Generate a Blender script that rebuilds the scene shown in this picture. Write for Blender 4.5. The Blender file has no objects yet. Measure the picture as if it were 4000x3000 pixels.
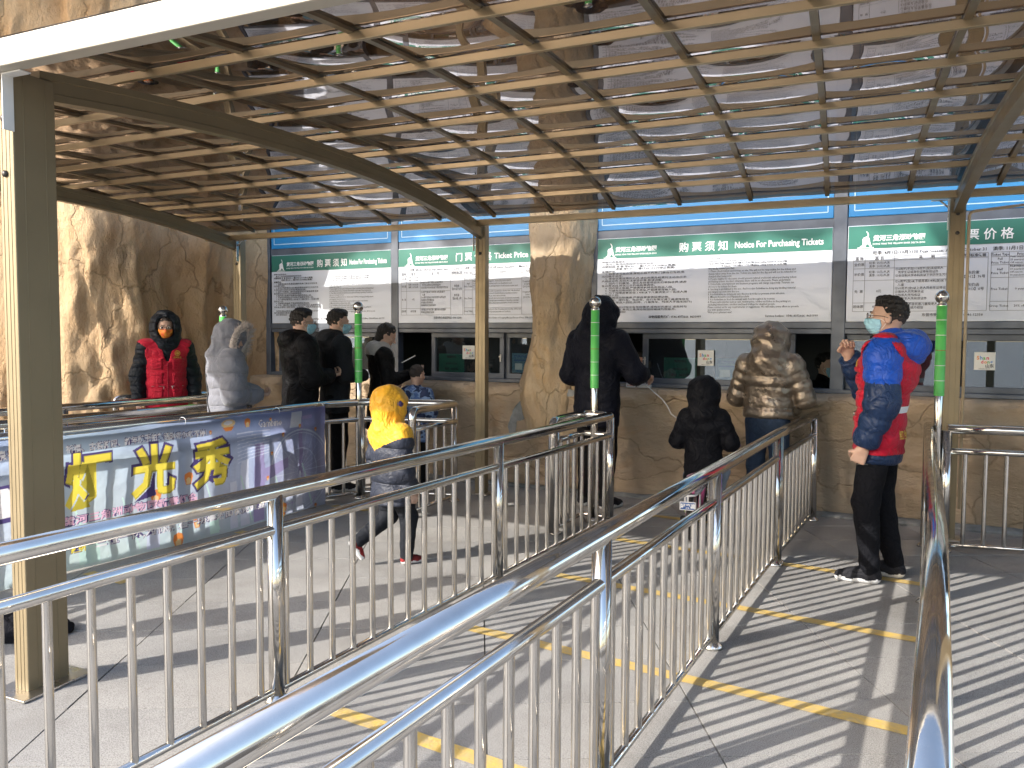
import bpy, bmesh, math, random
import numpy as np
from mathutils import Vector, Matrix, noise, Euler
R = math.radians
random.seed(7)
sc = bpy.context.scene
COL = sc.collection

# ------------------------------------------------------------------ camera
YAW, PITCH, ROLL, FPX, CAMH = -0.4754, -0.0574, 0.005, 3296.0, 1.5
_f = np.array([math.sin(YAW)*math.cos(PITCH), math.cos(YAW)*math.cos(PITCH), math.sin(PITCH)])
_r = np.array([math.cos(YAW), -math.sin(YAW), 0.0]); _u = np.cross(_r, _f)
_r2 = math.cos(ROLL)*_r + math.sin(ROLL)*_u
_u2 = -math.sin(ROLL)*_r + math.cos(ROLL)*_u
cam_d = bpy.data.cameras.new('camera'); cam = bpy.data.objects.new('camera', cam_d); COL.objects.link(cam)
cam.matrix_world = Matrix(((_r2[0], _u2[0], -_f[0], 0), (_r2[1], _u2[1], -_f[1], 0), (_r2[2], _u2[2], -_f[2], CAMH), (0, 0, 0, 1)))
cam_d.sensor_width = 36; cam_d.lens = FPX/4000*36; cam_d.clip_start = 0.03; cam_d.clip_end = 2000
sc.camera = cam
def in_view(x, y, z, m=200):
    c = np.array([_r2, _u2, _f]) @ np.array([x, y, z-CAMH])
    if c[2] < .1: return False
    px, py = 2000+FPX*c[0]/c[2], 1500-FPX*c[1]/c[2]
    return -m < px < 4000+m and -m < py < 3000+m

# ------------------------------------------------------------------ light
SUN_EL, SUN_AZ = R(28.3), R(32.0)          # the light travels towards (+sin az, +cos az)
w = bpy.data.worlds.new('World'); sc.world = w; w.use_nodes = True
nt = w.node_tree; bg = nt.nodes['Background']
sky = nt.nodes.new('ShaderNodeTexSky'); sky.sky_type = 'NISHITA'; sky.sun_disc = False
sky.sun_elevation = SUN_EL; sky.sun_rotation = SUN_AZ + math.pi; sky.dust_density = 2.0; sky.air_density = 1.0
nt.links.new(sky.outputs[0], bg.inputs[0]); bg.inputs[1].default_value = 0.15
sun_d = bpy.data.lights.new('sun', 'SUN'); sun_d.energy = 2.2; sun_d.angle = R(0.53); sun_d.color = (1.0, .95, .885)
sun = bpy.data.objects.new('sun', sun_d); COL.objects.link(sun)
sd = Vector((math.sin(SUN_AZ)*math.cos(SUN_EL), math.cos(SUN_AZ)*math.cos(SUN_EL), -math.sin(SUN_EL)))
sun.rotation_euler = sd.to_track_quat('-Z', 'Y').to_euler(); sun.location = (-6, -8, 8)
vs = sc.view_settings; vs.view_transform = 'Standard'; vs.look = 'None'; vs.gamma = 1; vs.use_curve_mapping = False
vs.exposure = 1.68
sc.cycles.use_denoising = True; sc.cycles.max_bounces = 10; sc.cycles.transparent_max_bounces = 16
sc.cycles.glossy_bounces = 5; sc.cycles.diffuse_bounces = 4; sc.cycles.sample_clamp_indirect = 6; sc.cycles.caustics_reflective = False

# ------------------------------------------------------------------ materials
MATS = {}
def mat(name, col=(.5, .5, .5), rough=.6, metal=0., spec=.5, bump=0., bscale=40., var=0., vscale=6., col2=None, stretch=(1, 1, 1), coord='Object', sheen=0., coat=0., rvar=0., detail=6, emit=None):
    if name in MATS: return MATS[name]
    m = bpy.data.materials.new(name); m.use_nodes = True; MATS[name] = m
    n = m.node_tree.nodes; l = m.node_tree.links; p = n['Principled BSDF']
    p.inputs['Base Color'].default_value = (*col, 1); p.inputs['Roughness'].default_value = rough
    p.inputs['Metallic'].default_value = metal; p.inputs['Specular IOR Level'].default_value = spec
    p.inputs['Sheen Weight'].default_value = sheen; p.inputs['Coat Weight'].default_value = coat
    tc = n.new('ShaderNodeTexCoord'); mp = n.new('ShaderNodeMapping'); mp.inputs['Scale'].default_value = stretch
    l.new(tc.outputs[coord], mp.inputs[0])
    if var or col2:
        t = n.new('ShaderNodeTexNoise'); t.inputs['Scale'].default_value = vscale; t.inputs['Detail'].default_value = detail
        l.new(mp.outputs[0], t.inputs[0]); rp = n.new('ShaderNodeValToRGB'); l.new(t.outputs[0], rp.inputs[0])
        c2 = col2 or tuple(c*(1-var) for c in col); c1 = col if col2 else tuple(min(1, c*(1+var*.6)) for c in col)
        rp.color_ramp.elements[0].position = .32; rp.color_ramp.elements[1].position = .68
        rp.color_ramp.elements[0].color = (*c2, 1); rp.color_ramp.elements[1].color = (*c1, 1)
        l.new(rp.outputs[0], p.inputs['Base Color'])
    if rvar:
        t2 = n.new('ShaderNodeTexNoise'); t2.inputs['Scale'].default_value = vscale*1.7; t2.inputs['Detail'].default_value = 5
        l.new(mp.outputs[0], t2.inputs[0]); mr = n.new('ShaderNodeMapRange'); l.new(t2.outputs[0], mr.inputs[0])
        mr.inputs[1].default_value = .3; mr.inputs[2].default_value = .7; mr.inputs[3].default_value = max(0, rough-rvar); mr.inputs[4].default_value = rough+rvar
        l.new(mr.outputs[0], p.inputs['Roughness'])
    if bump:
        t3 = n.new('ShaderNodeTexNoise'); t3.inputs['Scale'].default_value = bscale; t3.inputs['Detail'].default_value = 5
        l.new(mp.outputs[0], t3.inputs[0]); b = n.new('ShaderNodeBump'); b.inputs['Strength'].default_value = bump; b.inputs['Distance'].default_value = .02
        l.new(t3.outputs[0], b.inputs['Height']); l.new(b.outputs[0], p.inputs['Normal'])
    if emit: p.inputs['Emission Color'].default_value = (*emit[:3], 1); p.inputs['Emission Strength'].default_value = emit[3]
    return m

STEEL = mat('polished_steel', (.64, .615, .575), .115, .97, rvar=.07, vscale=16, var=.10, stretch=(1, .5, .5), bump=.035, bscale=14)
STEELDULL = mat('brushed_steel', (.55, .53, .50), .3, 1., rvar=.1)
ALU = mat('champagne_aluminium', (.265, .212, .128), .42, .35, var=.06, vscale=5, rvar=.05)
ALUP = mat('purlin_aluminium', (.44, .345, .21), .36, .75, var=.07, vscale=4, rvar=.06)
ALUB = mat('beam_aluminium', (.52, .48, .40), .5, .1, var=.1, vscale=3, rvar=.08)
BATTEN = mat('batten_aluminium', (.28, .225, .15), .38, .75, var=.2, vscale=8)
FLANGEM = mat('dark_gasket', (.07, .055, .04), .6, var=.3)
DARKFRAME = mat('grey_window_frame', (.105, .12, .145), .42, .2, var=.25, vscale=5, rvar=.1)
BLACKR = mat('black_rubber', (.02, .02, .022), .7)
WHITEP = mat('white_plastic', (.78, .78, .77), .35, var=.06)
WHITEPAINT = mat('white_paint', (.80, .79, .76), .5, var=.08)

def node_mat(name):
    m = bpy.data.materials.new(name); m.use_nodes = True; MATS[name] = m
    return m, m.node_tree.nodes, m.node_tree.links, m.node_tree.nodes['Principled BSDF']
def N(n, kind, **kw):
    o = n.new(kind)
    for k, v in kw.items():
        if k.startswith('i_'): o.inputs[int(k[2:])].default_value = v
        else: setattr(o, k, v)
    return o
def ramp(n, stops):
    r = n.new('ShaderNodeValToRGB'); e = r.color_ramp.elements
    while len(e) < len(stops): e.new(.5)
    for k, (p, c) in enumerate(stops): e[k].position = p; e[k].color = (*c, 1)
    return r

def rock_mat(name, stops, vstretch, crack=.5, grey=.6):
    m, n, l, p = node_mat(name); p.inputs['Roughness'].default_value = .88; p.inputs['Specular IOR Level'].default_value = .25
    tc = N(n, 'ShaderNodeTexCoord'); mp = N(n, 'ShaderNodeMapping'); mp.inputs['Scale'].default_value = vstretch
    l.new(tc.outputs['Object'], mp.inputs[0])
    a = N(n, 'ShaderNodeTexNoise'); a.inputs['Scale'].default_value = 1.3; a.inputs['Detail'].default_value = 12; a.inputs['Roughness'].default_value = .62; a.inputs['Distortion'].default_value = .7
    l.new(mp.outputs[0], a.inputs[0]); rp = ramp(n, stops); l.new(a.outputs[0], rp.inputs[0])
    # grey cement and dirt blotches
    g = N(n, 'ShaderNodeTexNoise'); g.inputs['Scale'].default_value = .9; g.inputs['Detail'].default_value = 8; g.inputs['Roughness'].default_value = .6
    l.new(tc.outputs['Object'], g.inputs[0]); gr = ramp(n, [(.52, (0, 0, 0)), (.68, (1, 1, 1))]); l.new(g.outputs[0], gr.inputs[0])
    mx = N(n, 'ShaderNodeMix', data_type='RGBA'); mx.inputs[7].default_value = (.47, .40, .31, 1)
    gm = N(n, 'ShaderNodeMath', operation='MULTIPLY', i_1=grey); l.new(gr.outputs[0], gm.inputs[0])
    l.new(gm.outputs[0], mx.inputs[0]); l.new(rp.outputs[0], mx.inputs[6])
    # fine cracks
    v = N(n, 'ShaderNodeTexVoronoi', feature='DISTANCE_TO_EDGE'); v.inputs['Scale'].default_value = 1.15
    ds = N(n, 'ShaderNodeTexNoise'); ds.inputs['Scale'].default_value = 3.; ds.inputs['Detail'].default_value = 8
    va = N(n, 'ShaderNodeVectorMath', operation='ADD'); vm = N(n, 'ShaderNodeVectorMath', operation='SCALE'); vm.inputs['Scale'].default_value = .55
    l.new(tc.outputs['Object'], ds.inputs[0]); l.new(ds.outputs['Color'], vm.inputs[0]); l.new(vm.outputs[0], va.inputs[0]); l.new(mp.outputs[0], va.inputs[1]); l.new(va.outputs[0], v.inputs[0])
    cr = ramp(n, [(0., (0, 0, 0)), (.018, (1, 1, 1))]); l.new(v.outputs[0], cr.inputs[0])
    mc = N(n, 'ShaderNodeMix', data_type='RGBA', blend_type='MULTIPLY', i_0=crack); l.new(mx.outputs[2], mc.inputs[6])
    crc = ramp(n, [(0, (.35, .28, .22)), (1, (1, 1, 1))]); l.new(cr.outputs[0], crc.inputs[0]); l.new(crc.outputs[0], mc.inputs[7])
    l.new(mc.outputs[2], p.inputs['Base Color'])
    f = N(n, 'ShaderNodeTexNoise'); f.inputs['Scale'].default_value = 7; f.inputs['Detail'].default_value = 12; f.inputs['Roughness'].default_value = .7
    l.new(mp.outputs[0], f.inputs[0])
    ad = N(n, 'ShaderNodeMath', operation='ADD'); l.new(f.outputs[0], ad.inputs[0])
    cm = N(n, 'ShaderNodeMath', operation='MULTIPLY', i_1=.22); l.new(cr.outputs[0], cm.inputs[0]); l.new(cm.outputs[0], ad.inputs[1])
    f2 = N(n, 'ShaderNodeTexNoise'); f2.inputs['Scale'].default_value = 26; f2.inputs['Detail'].default_value = 10; f2.inputs['Roughness'].default_value = .75; l.new(mp.outputs[0], f2.inputs[0])
    fm = N(n, 'ShaderNodeMath', operation='MULTIPLY', i_1=.35); l.new(f2.outputs[0], fm.inputs[0]); ad2 = N(n, 'ShaderNodeMath', operation='ADD'); l.new(ad.outputs[0], ad2.inputs[0]); l.new(fm.outputs[0], ad2.inputs[1])
    b = N(n, 'ShaderNodeBump'); b.inputs['Strength'].default_value = 1.; b.inputs['Distance'].default_value = .075
    l.new(ad2.outputs[0], b.inputs['Height']); l.new(b.outputs[0], p.inputs['Normal'])
    return m
ROCKBASE = rock_mat('sandstone_base', [(.25, (.52, .37, .235)), (.45, (.63, .475, .32)), (.6, (.69, .54, .38)), (.78, (.65, .43, .245))], (1.0, 1.0, 1.9), .3)
ROCKCLIFF = rock_mat('sandstone_cliff', [(.25, (.54, .33, .16)), (.45, (.64, .42, .23)), (.6, (.70, .50, .30)), (.78, (.64, .37, .165))], (1.3, 1.3, .75), .3, .25)
ROCKPILLAR = rock_mat('sandstone_pillar', [(.25, (.48, .33, .18)), (.45, (.60, .44, .27)), (.58, (.67, .52, .34)), (.75, (.62, .38, .16))], (1.7, 1.7, .7), .22, .4)
CEMENT = mat('grey_cement', (.27, .275, .265), .9, var=.25, vscale=12, bump=.4, bscale=30)

# granite paving
def granite():
    m, n, l, p = node_mat('grey_granite'); p.inputs['Roughness'].default_value = .72; p.inputs['Specular IOR Level'].default_value = .3
    tc = N(n, 'ShaderNodeTexCoord'); g = N(n, 'ShaderNodeNewGeometry'); oi = N(n, 'ShaderNodeObjectInfo')
    a = N(n, 'ShaderNodeTexNoise'); a.inputs['Scale'].default_value = 230; a.inputs['Detail'].default_value = 2
    l.new(g.outputs['Position'], a.inputs[0]); r1 = ramp(n, [(.3, (.205, .20, .195)), (.5, (.375, .368, .355)), (.72, (.51, .50, .488))]); l.new(a.outputs[0], r1.inputs[0])
    b = N(n, 'ShaderNodeTexNoise'); b.inputs['Scale'].default_value = 1.7; b.inputs['Detail'].default_value = 8; b.inputs['Roughness'].default_value = .6
    l.new(g.outputs['Position'], b.inputs[0]); r2 = ramp(n, [(.28, (.70, .68, .655)), (.5, (.95, .94, .93)), (.7, (1.08, 1.07, 1.055))]); l.new(b.outputs[0], r2.inputs[0])
    mx = N(n, 'ShaderNodeMix', data_type='RGBA', blend_type='MULTIPLY', i_0=1.); l.new(r1.outputs[0], mx.inputs[6]); l.new(r2.outputs[0], mx.inputs[7])
    r3 = ramp(n, [(0, (.90, .90, .90)), (1, (1.05, 1.04, 1.02))]); l.new(oi.outputs['Random'], r3.inputs[0])
    m2 = N(n, 'ShaderNodeMix', data_type='RGBA', blend_type='MULTIPLY', i_0=1.); l.new(mx.outputs[2], m2.inputs[6]); l.new(r3.outputs[0], m2.inputs[7])
    # small pale and dark stains
    s = N(n, 'ShaderNodeTexVoronoi'); s.inputs['Scale'].default_value = 7.5; l.new(g.outputs['Position'], s.inputs[0])
    r4 = ramp(n, [(0, (1, 1, 1)), (.05, (1, 1, 1)), (.075, (0, 0, 0))]); l.new(s.outputs['Distance'], r4.inputs[0])
    sc_ = ramp(n, [(0., (.20, .17, .14)), (.5, (.38, .36, .33)), (1., (.56, .52, .46))]); l.new(s.outputs['Color'], sc_.inputs[0])
    sm = N(n, 'ShaderNodeMath', operation='MULTIPLY', i_1=.6); l.new(r4.outputs[0], sm.inputs[0])
    m3 = N(n, 'ShaderNodeMix', data_type='RGBA'); l.new(sm.outputs[0], m3.inputs[0]); l.new(m2.outputs[2], m3.inputs[6]); l.new(sc_.outputs[0], m3.inputs[7])
    l.new(m3.outputs[2], p.inputs['Base Color'])
    bp = N(n, 'ShaderNodeBump'); bp.inputs['Strength'].default_value = .25; bp.inputs['Distance'].default_value = .004; l.new(a.outputs[0], bp.inputs['Height']); l.new(bp.outputs[0], p.inputs['Normal'])
    return m
GRANITE = granite()
JOINT = mat('joint_mortar', (.055, .048, .042), .9, var=.3, vscale=20)
YELLOW = mat('yellow_line_paint', (.70, .47, .11), .65, col2=(.52, .40, .20), vscale=26, bump=.2, bscale=90, coord='Object')

def thin_sheet(name, tint, f0, power, rough, dirt=0., base=None, gcol=(1, 1, 1)):
    """thin glossy sheet: clear tinted body whose mirror coat grows towards grazing angles, same from both sides"""
    m, n, l, p = node_mat(name); n.remove(p); out = n['Material Output']
    tr = N(n, 'ShaderNodeBsdfTransparent'); tr.inputs[0].default_value = (*tint, 1)
    gl = N(n, 'ShaderNodeBsdfGlossy'); gl.inputs['Roughness'].default_value = rough; gl.inputs[0].default_value = (*gcol, 1)
    lw = N(n, 'ShaderNodeLayerWeight'); lw.inputs[0].default_value = .5
    pw = N(n, 'ShaderNodeMath', operation='POWER', i_1=power); l.new(lw.outputs['Facing'], pw.inputs[0])
    mr = N(n, 'ShaderNodeMapRange'); mr.inputs[3].default_value = f0; mr.inputs[4].default_value = 1.; l.new(pw.outputs[0], mr.inputs[0])
    mx = N(n, 'ShaderNodeMixShader'); l.new(mr.outputs[0], mx.inputs[0])
    src = tr
    if base:
        df = N(n, 'ShaderNodeBsdfDiffuse'); df.inputs[0].default_value = (*base, 1)
        tc = N(n, 'ShaderNodeTexCoord'); t = N(n, 'ShaderNodeTexNoise'); t.inputs['Scale'].default_value = 3.2; t.inputs['Detail'].default_value = 10; t.inputs['Roughness'].default_value = .75
        l.new(tc.outputs['Object'], t.inputs[0]); r = ramp(n, [(.35, (dirt*.35,)*3), (.60, (dirt,)*3), (.70, (min(1, dirt*3.5),)*3)]); l.new(t.outputs[0], r.inputs[0])
        m0 = N(n, 'ShaderNodeMixShader'); l.new(r.outputs[0], m0.inputs[0]); l.new(tr.outputs[0], m0.inputs[1]); l.new(df.outputs[0], m0.inputs[2]); src = m0
    l.new(src.outputs[0], mx.inputs[1]); l.new(gl.outputs[0], mx.inputs[2]); l.new(mx.outputs[0], out.inputs[0])
    return m
SHEET = thin_sheet('bronze_polycarbonate', (.135, .117, .107), .20, 1.7, .025, .06, (.06, .05, .044), (.68, .66, .69))
GLASS = thin_sheet('window_glass', (.50, .58, .60), .12, 3.5, .012, .035, (.40, .43, .45), (.86, .93, 1.0))
LENS = thin_sheet('spectacle_lens', (.92, .93, .94), .05, 4.5, .01)

# ------------------------------------------------------------------ mesh helpers
class MB:
    def __init__(s): s.v = []; s.f = []; s.m = []; s.sm = []
    def add(s, v, f, mi=0, smooth=False):
        o = len(s.v); s.v += [tuple(p) for p in v]; s.f += [tuple(i+o for i in q) for q in f]; s.m += [mi]*len(f); s.sm += [smooth]*len(f); return s
    def box(s, c, size, rz=0, mi=0, M=None):
        x, y, z = [d/2 for d in size]
        P = [Vector((a*x, b*y, e*z)) for a, b, e in ((-1,-1,-1),(1,-1,-1),(1,1,-1),(-1,1,-1),(-1,-1,1),(1,-1,1),(1,1,1),(-1,1,1))]
        if M is None: M = Matrix.Rotation(rz, 3, 'Z')
        P = [M @ p + Vector(c) for p in P]
        return s.add(P, [(0,3,2,1),(4,5,6,7),(0,1,5,4),(1,2,6,5),(2,3,7,6),(3,0,4,7)], mi)
    def bbox(s, c, size, bev=.004, rz=0, mi=0, M=None):
        bm = bmesh.new(); bmesh.ops.create_cube(bm, size=1)
        for v in bm.verts: v.co = Vector((v.co.x*size[0], v.co.y*size[1], v.co.z*size[2]))
        bmesh.ops.bevel(bm, geom=list(bm.edges), offset=bev, segments=2, affect='EDGES', profile=.5)
        if M is None: M = Matrix.Rotation(rz, 3, 'Z')
        bm.verts.index_update(); s.add([M @ v.co + Vector(c) for v in bm.verts], [[v.index for v in f.verts] for f in bm.faces], mi); bm.free(); return s
    def tube(s, pts, r, n=12, caps=True, mi=0, smooth=True, closed=False):
        pts = [Vector(p) for p in pts]; k = len(pts); rr = r if isinstance(r, (list, tuple)) else [r]*k
        T = []
        for i in range(k):
            a = pts[i-1] if (i or closed) else pts[0]; b = pts[(i+1) % k] if (i < k-1 or closed) else pts[-1]
            T.append((b-a).normalized())
        up = Vector((0, 0, 1)) if abs(T[0].z) < .9 else Vector((1, 0, 0))
        nrm = (up - T[0]*up.dot(T[0])).normalized(); V = []; 
        for i in range(k):
            nrm = (nrm - T[i]*nrm.dot(T[i])).normalized(); b = T[i].cross(nrm)
            V += [pts[i] + (nrm*math.cos(2*math.pi*j/n) + b*math.sin(2*math.pi*j/n))*rr[i] for j in range(n)]
        F = []
        for i in range(k if closed else k-1):
            i2 = (i+1) % k
            F += [(i*n+j, i*n+(j+1) % n, i2*n+(j+1) % n, i2*n+j) for j in range(n)]
        s.add(V, F, mi, smooth)
        if caps and not closed:
            o = len(s.v)-len(V)
            s.f += [tuple(o+j for j in reversed(range(n))), tuple(o+(k-1)*n+j for j in range(n))]; s.m += [mi]*2; s.sm += [False]*2
        return s
    def lathe(s, prof, n=20, c=(0, 0, 0), mi=0, smooth=True):
        V = [(c[0]+r*math.cos(2*math.pi*j/n), c[1]+r*math.sin(2*math.pi*j/n), c[2]+z) for r, z in prof for j in range(n)]
        F = [(i*n+j, i*n+(j+1) % n, (i+1)*n+(j+1) % n, (i+1)*n+j) for i in range(len(prof)-1) for j in range(n)]
        return s.add(V, F, mi, smooth)
    def poly(s, pts, thick, M, mi=0):
        """flat polygon (x, y) extruded by thick along local z, placed with the 4x4 matrix M"""
        k = len(pts); V = [M @ Vector((x, y, thick)) for x, y in pts] + [M @ Vector((x, y, 0)) for x, y in pts]
        F = [tuple(range(k)), tuple(reversed(range(k, 2*k)))] + [((i+1) % k, i, k+i, k+(i+1) % k) for i in range(k)]
        return s.add(V, F, mi)
    def mesh(s, name, mats):
        me = bpy.data.meshes.new(name); me.from_pydata(s.v, [], s.f)
        for m in (mats if isinstance(mats, (list, tuple)) else [mats]): me.materials.append(m)
        me.polygons.foreach_set('material_index', s.m); me.polygons.foreach_set('use_smooth', s.sm); me.update(); return me
def link(name, me, parent=None):
    o = bpy.data.objects.new(name, me); COL.objects.link(o)
    if parent: o.parent = parent
    return o
def build(name, mb, mats, parent=None): return link(name, mb.mesh(name, mats), parent)
def tag(o, label=None, cat=None, group=None, kind=None):
    if label: o['label'] = label
    if cat: o['category'] = cat
    if group: o['group'] = group
    if kind: o['kind'] = kind
    return o
def thing(name, label, cat, loc=(0, 0, 0), rz=0, group=None):
    o = link(name, None); o.location = loc; o.rotation_euler = (0, 0, rz); o.empty_display_size = .1
    return tag(o, label, cat, group)
def arc(c, r, a0, a1, ax, ay, n=6):
    c = Vector(c); ax = Vector(ax); ay = Vector(ay)
    return [c + ax*(r*math.cos(a0+(a1-a0)*i/n)) + ay*(r*math.sin(a0+(a1-a0)*i/n)) for i in range(n+1)]
def fbm(x, y, z, o=5): return noise.fractal(Vector((x, y, z)), .8, 2.1, o)

# ------------------------------------------------------------------ ground and paving
g = MB(); g.add([(-400, -400, -.05), (400, -400, -.05), (400, 400, -.05), (-400, 400, -.05)], [(0, 1, 2, 3)])
ground = tag(build('ground', g, GRANITE), kind='structure')
pv = MB(); pv.add([(-14, -4, -.012), (9, -4, -.012), (9, 8.2, -.012), (-14, 8.2, -.012)], [(0, 1, 2, 3)])
pavement = tag(build('pavement', pv, JOINT), kind='structure')
TA = R(29.5); tv = Vector((math.cos(TA), math.sin(TA), 0)); nv = Vector((-math.sin(TA), math.cos(TA), 0))
slab_meshes = []
for k in range(5):
    b = MB(); j = .0065; L, W = .8367-j, .453-j
    b.box((0, 0, -.02), (L, W, .04)); slab_meshes.append(b.mesh('paving_slab', GRANITE))
rest = MB(); near = []
for i in range(-22, 16):
    for k in range(-8, 34):
        c = tv*(.869+.8367*(i+.5)) + nv*(3.36+.453*(k+.5))
        if not (-13.5 < c.x < 8.5 and -3.5 < c.y < 7.75): continue
        if c.y > .9 and in_view(c.x, c.y, 0, 260) and c.y < 7.6: near.append((c.length, c))
        else: rest.bbox((c.x, c.y, -.02), (.8317, .448, .04), .0012, rz=TA)
near.sort(key=lambda t: t[0])
for q, (d, c) in enumerate(near):
    if q < 295:
        o = link('paving_slab', random.choice(slab_meshes), pavement); o.location = (c.x, c.y, random.uniform(-.0012, .0012)); o.rotation_euler = (random.uniform(-.0012, .0012), random.uniform(-.0008, .0008), TA + (math.pi if random.random() < .5 else 0))
    else: rest.bbox((c.x, c.y, -.02), (.8317, .448, .04), .0012, rz=TA)
tag(build('paving_slabs_beyond', rest, GRANITE, pavement), kind='stuff')
# yellow waiting lines across the lanes
def yline(p0, p1, wd=.082):
    p0 = Vector((*p0, 0)); p1 = Vector((*p1, 0)); d = (p1-p0).normalized(); nn = Vector((-d.y, d.x, 0)); L = (p1-p0).length
    b = MB(); k = max(2, int(L/.06)); V = []
    for i in range(k+1):
        p = p0 + d*L*i/k
        for s_ in (-1, 1): q = p + nn*s_*(wd/2 + random.uniform(-.0022, .0022)); V.append((q.x, q.y, .0042))
    b.add(V, [(2*i, 2*i+2, 2*i+3, 2*i+1) for i in range(k)])
    return tag(build('queue_line', b, YELLOW), kind='structure')
for y0 in (2.495, 3.575, 4.665, 5.725): yline((-2.28, y0+.12), (-.07, y0-.095))
for y0 in (3.42, 4.68, 5.8): yline((-4.74, y0), (-4.35, y0-.03))
yline((-2.2, 6.75), (-1.0, 6.66))
# ------------------------------------------------------------------ ticket office building
WY = 7.55
office = thing('ticket_office', 'grey framed ticket office windows set into artificial sandstone rockwork', 'building', (0, 7.6, 0))
def opart(name, mb, mats, parent=None):
    o = build(name, mb, mats, parent or office)
    if parent is None: o.matrix_parent_inverse = Matrix.Translation((0, -7.6, 0))
    return o
def grid_rock(fn, nu, nv):
    V = [fn(i/nu, j/nv) for j in range(nv+1) for i in range(nu+1)]
    F = [(j*(nu+1)+i, j*(nu+1)+i+1, (j+1)*(nu+1)+i+1, (j+1)*(nu+1)+i) for j in range(nv) for i in range(nu)]
    b = MB(); b.add(V, F, 0, True); return b
# low rock wall with its rounded counter
prof = [(7.50, -.05), (7.455, .06), (7.44, .25), (7.43, .5), (7.40, .72), (7.37, .86), (7.345, .93), (7.345, .975), (7.37, 1.008), (7.42, 1.022), (7.5, 1.024), (7.66, 1.024)]
def prof_at(v):
    t = v*(len(prof)-1); i = min(int(t), len(prof)-2); q = t-i
    return prof[i][0]*(1-q)+prof[i+1][0]*q, prof[i][1]*(1-q)+prof[i+1][1]*q
def base_fn(u, v):
    x = -7.6 + u*13.6; y, z = prof_at(v)
    top = max(0, min(1, (z-.99)/.03))
    a = (1-top)*(1 if y < 7.46 else .3)
    d = .055*fbm(x*.9, 3.1, z*1.1) + .02*fbm(x*3.2, 1.7, z*5.5, 6) + .012*abs(fbm(x*1.2, 8., z*7.))
    d += .10*math.exp(-((x+3.2)/.55)**2)*(1-.5*v) + .05*math.exp(-((x+.95)/.3)**2)*min(1, z/1.0)
    return (x, y - d*a, z + (.006*fbm(x*2.2, y*4, 3) if z > .9 else 0))
opart('rock_counter_wall', grid_rock(base_fn, 330, 60), ROCKBASE)
# low rough cement kerb where the wall meets the paving
def kerb_fn(u, v):
    x = -7.2+u*9.8; p = [(7.40, -.02), (7.375, .012), (7.40, .03), (7.47, .042)]; t = v*3; i = min(int(t), 2); q = t-i
    return (x, p[i][0]*(1-q)+p[i+1][0]*q - .05*fbm(x*1.3, 0, 5) - .012*fbm(x*9, 4, 1), p[i][1]*(1-q)+p[i+1][1]*q + .012*fbm(x*5, 2, 2)*v)
opart('cement_kerb', grid_rock(kerb_fn, 200, 6), CEMENT)
# rock pillar between the two bays
def pillar_fn(u, v):
    a = 2*math.pi*u; z = .55 + v*4.6
    rx = .335 - .03*math.sin(z*1.9) + .10*math.exp(-((z-.95)/.28)**2) - .05*math.exp(-((z-1.75)/.5)**2); ry = .30 + .06*math.exp(-((z-.9)/.3)**2)
    cx, cy = math.cos(a), math.sin(a)
    d = 1 + .16*fbm(cx*1.3+3, cy*1.3, z*.8) + .07*fbm(cx*4+1, cy*4, z*1.6, 6)
    x0 = -3.345 - .03*math.sin(z*1.3+.6)
    return (x0 + rx*d*cx, 7.56 + ry*d*cy, z)
opart('rock_pillar', grid_rock(pillar_fn, 84, 150), ROCKPILLAR)
# crescent of grey cement repair beside the pillar
cb = MB(); pts = [(-3.80, .42), (-3.84, .60), (-3.78, .76), (-3.66, .90), (-3.47, .985), (-3.24, 1.0), (-3.08, .985), (-3.10, .935), (-3.3, .925), (-3.5, .90), (-3.58, .80), (-3.64, .69), (-3.73, .66), (-3.77, .52)]
PT = []
for i in range(len(pts)):
    a, b_ = pts[i], pts[(i+1) % len(pts)]
    for k in range(5):
        q = k/5; PT.append((a[0]*(1-q)+b_[0]*q + .014*fbm(i*1.7+q, 2, 9), a[1]*(1-q)+b_[1]*q + .014*fbm(i*2.1+q, 7, 4)))
bm = bmesh.new(); bv = [bm.verts.new((x, 7.30, z)) for x, z in PT]; bm.faces.new(bv); bmesh.ops.triangulate(bm, faces=bm.faces)
for _ in range(3): bmesh.ops.subdivide_edges(bm, edges=[e for e in bm.edges if e.calc_length() > .05], cuts=1); bmesh.ops.triangulate(bm, faces=bm.faces)
def base_y(x, z):
    best = 7.5
    for k in range(61):
        p = base_fn((x+7.6)/13.6, k/60)
        if abs(p[2]-z) < .02: best = min(best, p[1])
    return best
for v in bm.verts: v.co.y = base_y(v.co.x, min(.995, v.co.z)) - .008 - .004*fbm(v.co.x*9, v.co.z*9, 3)
bm.verts.index_update(); cb.add([v.co for v in bm.verts], [[v.index for v in f.verts] for f in bm.faces], 0, True); bm.free()
opart('cement_repair', cb, CEMENT)
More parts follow.
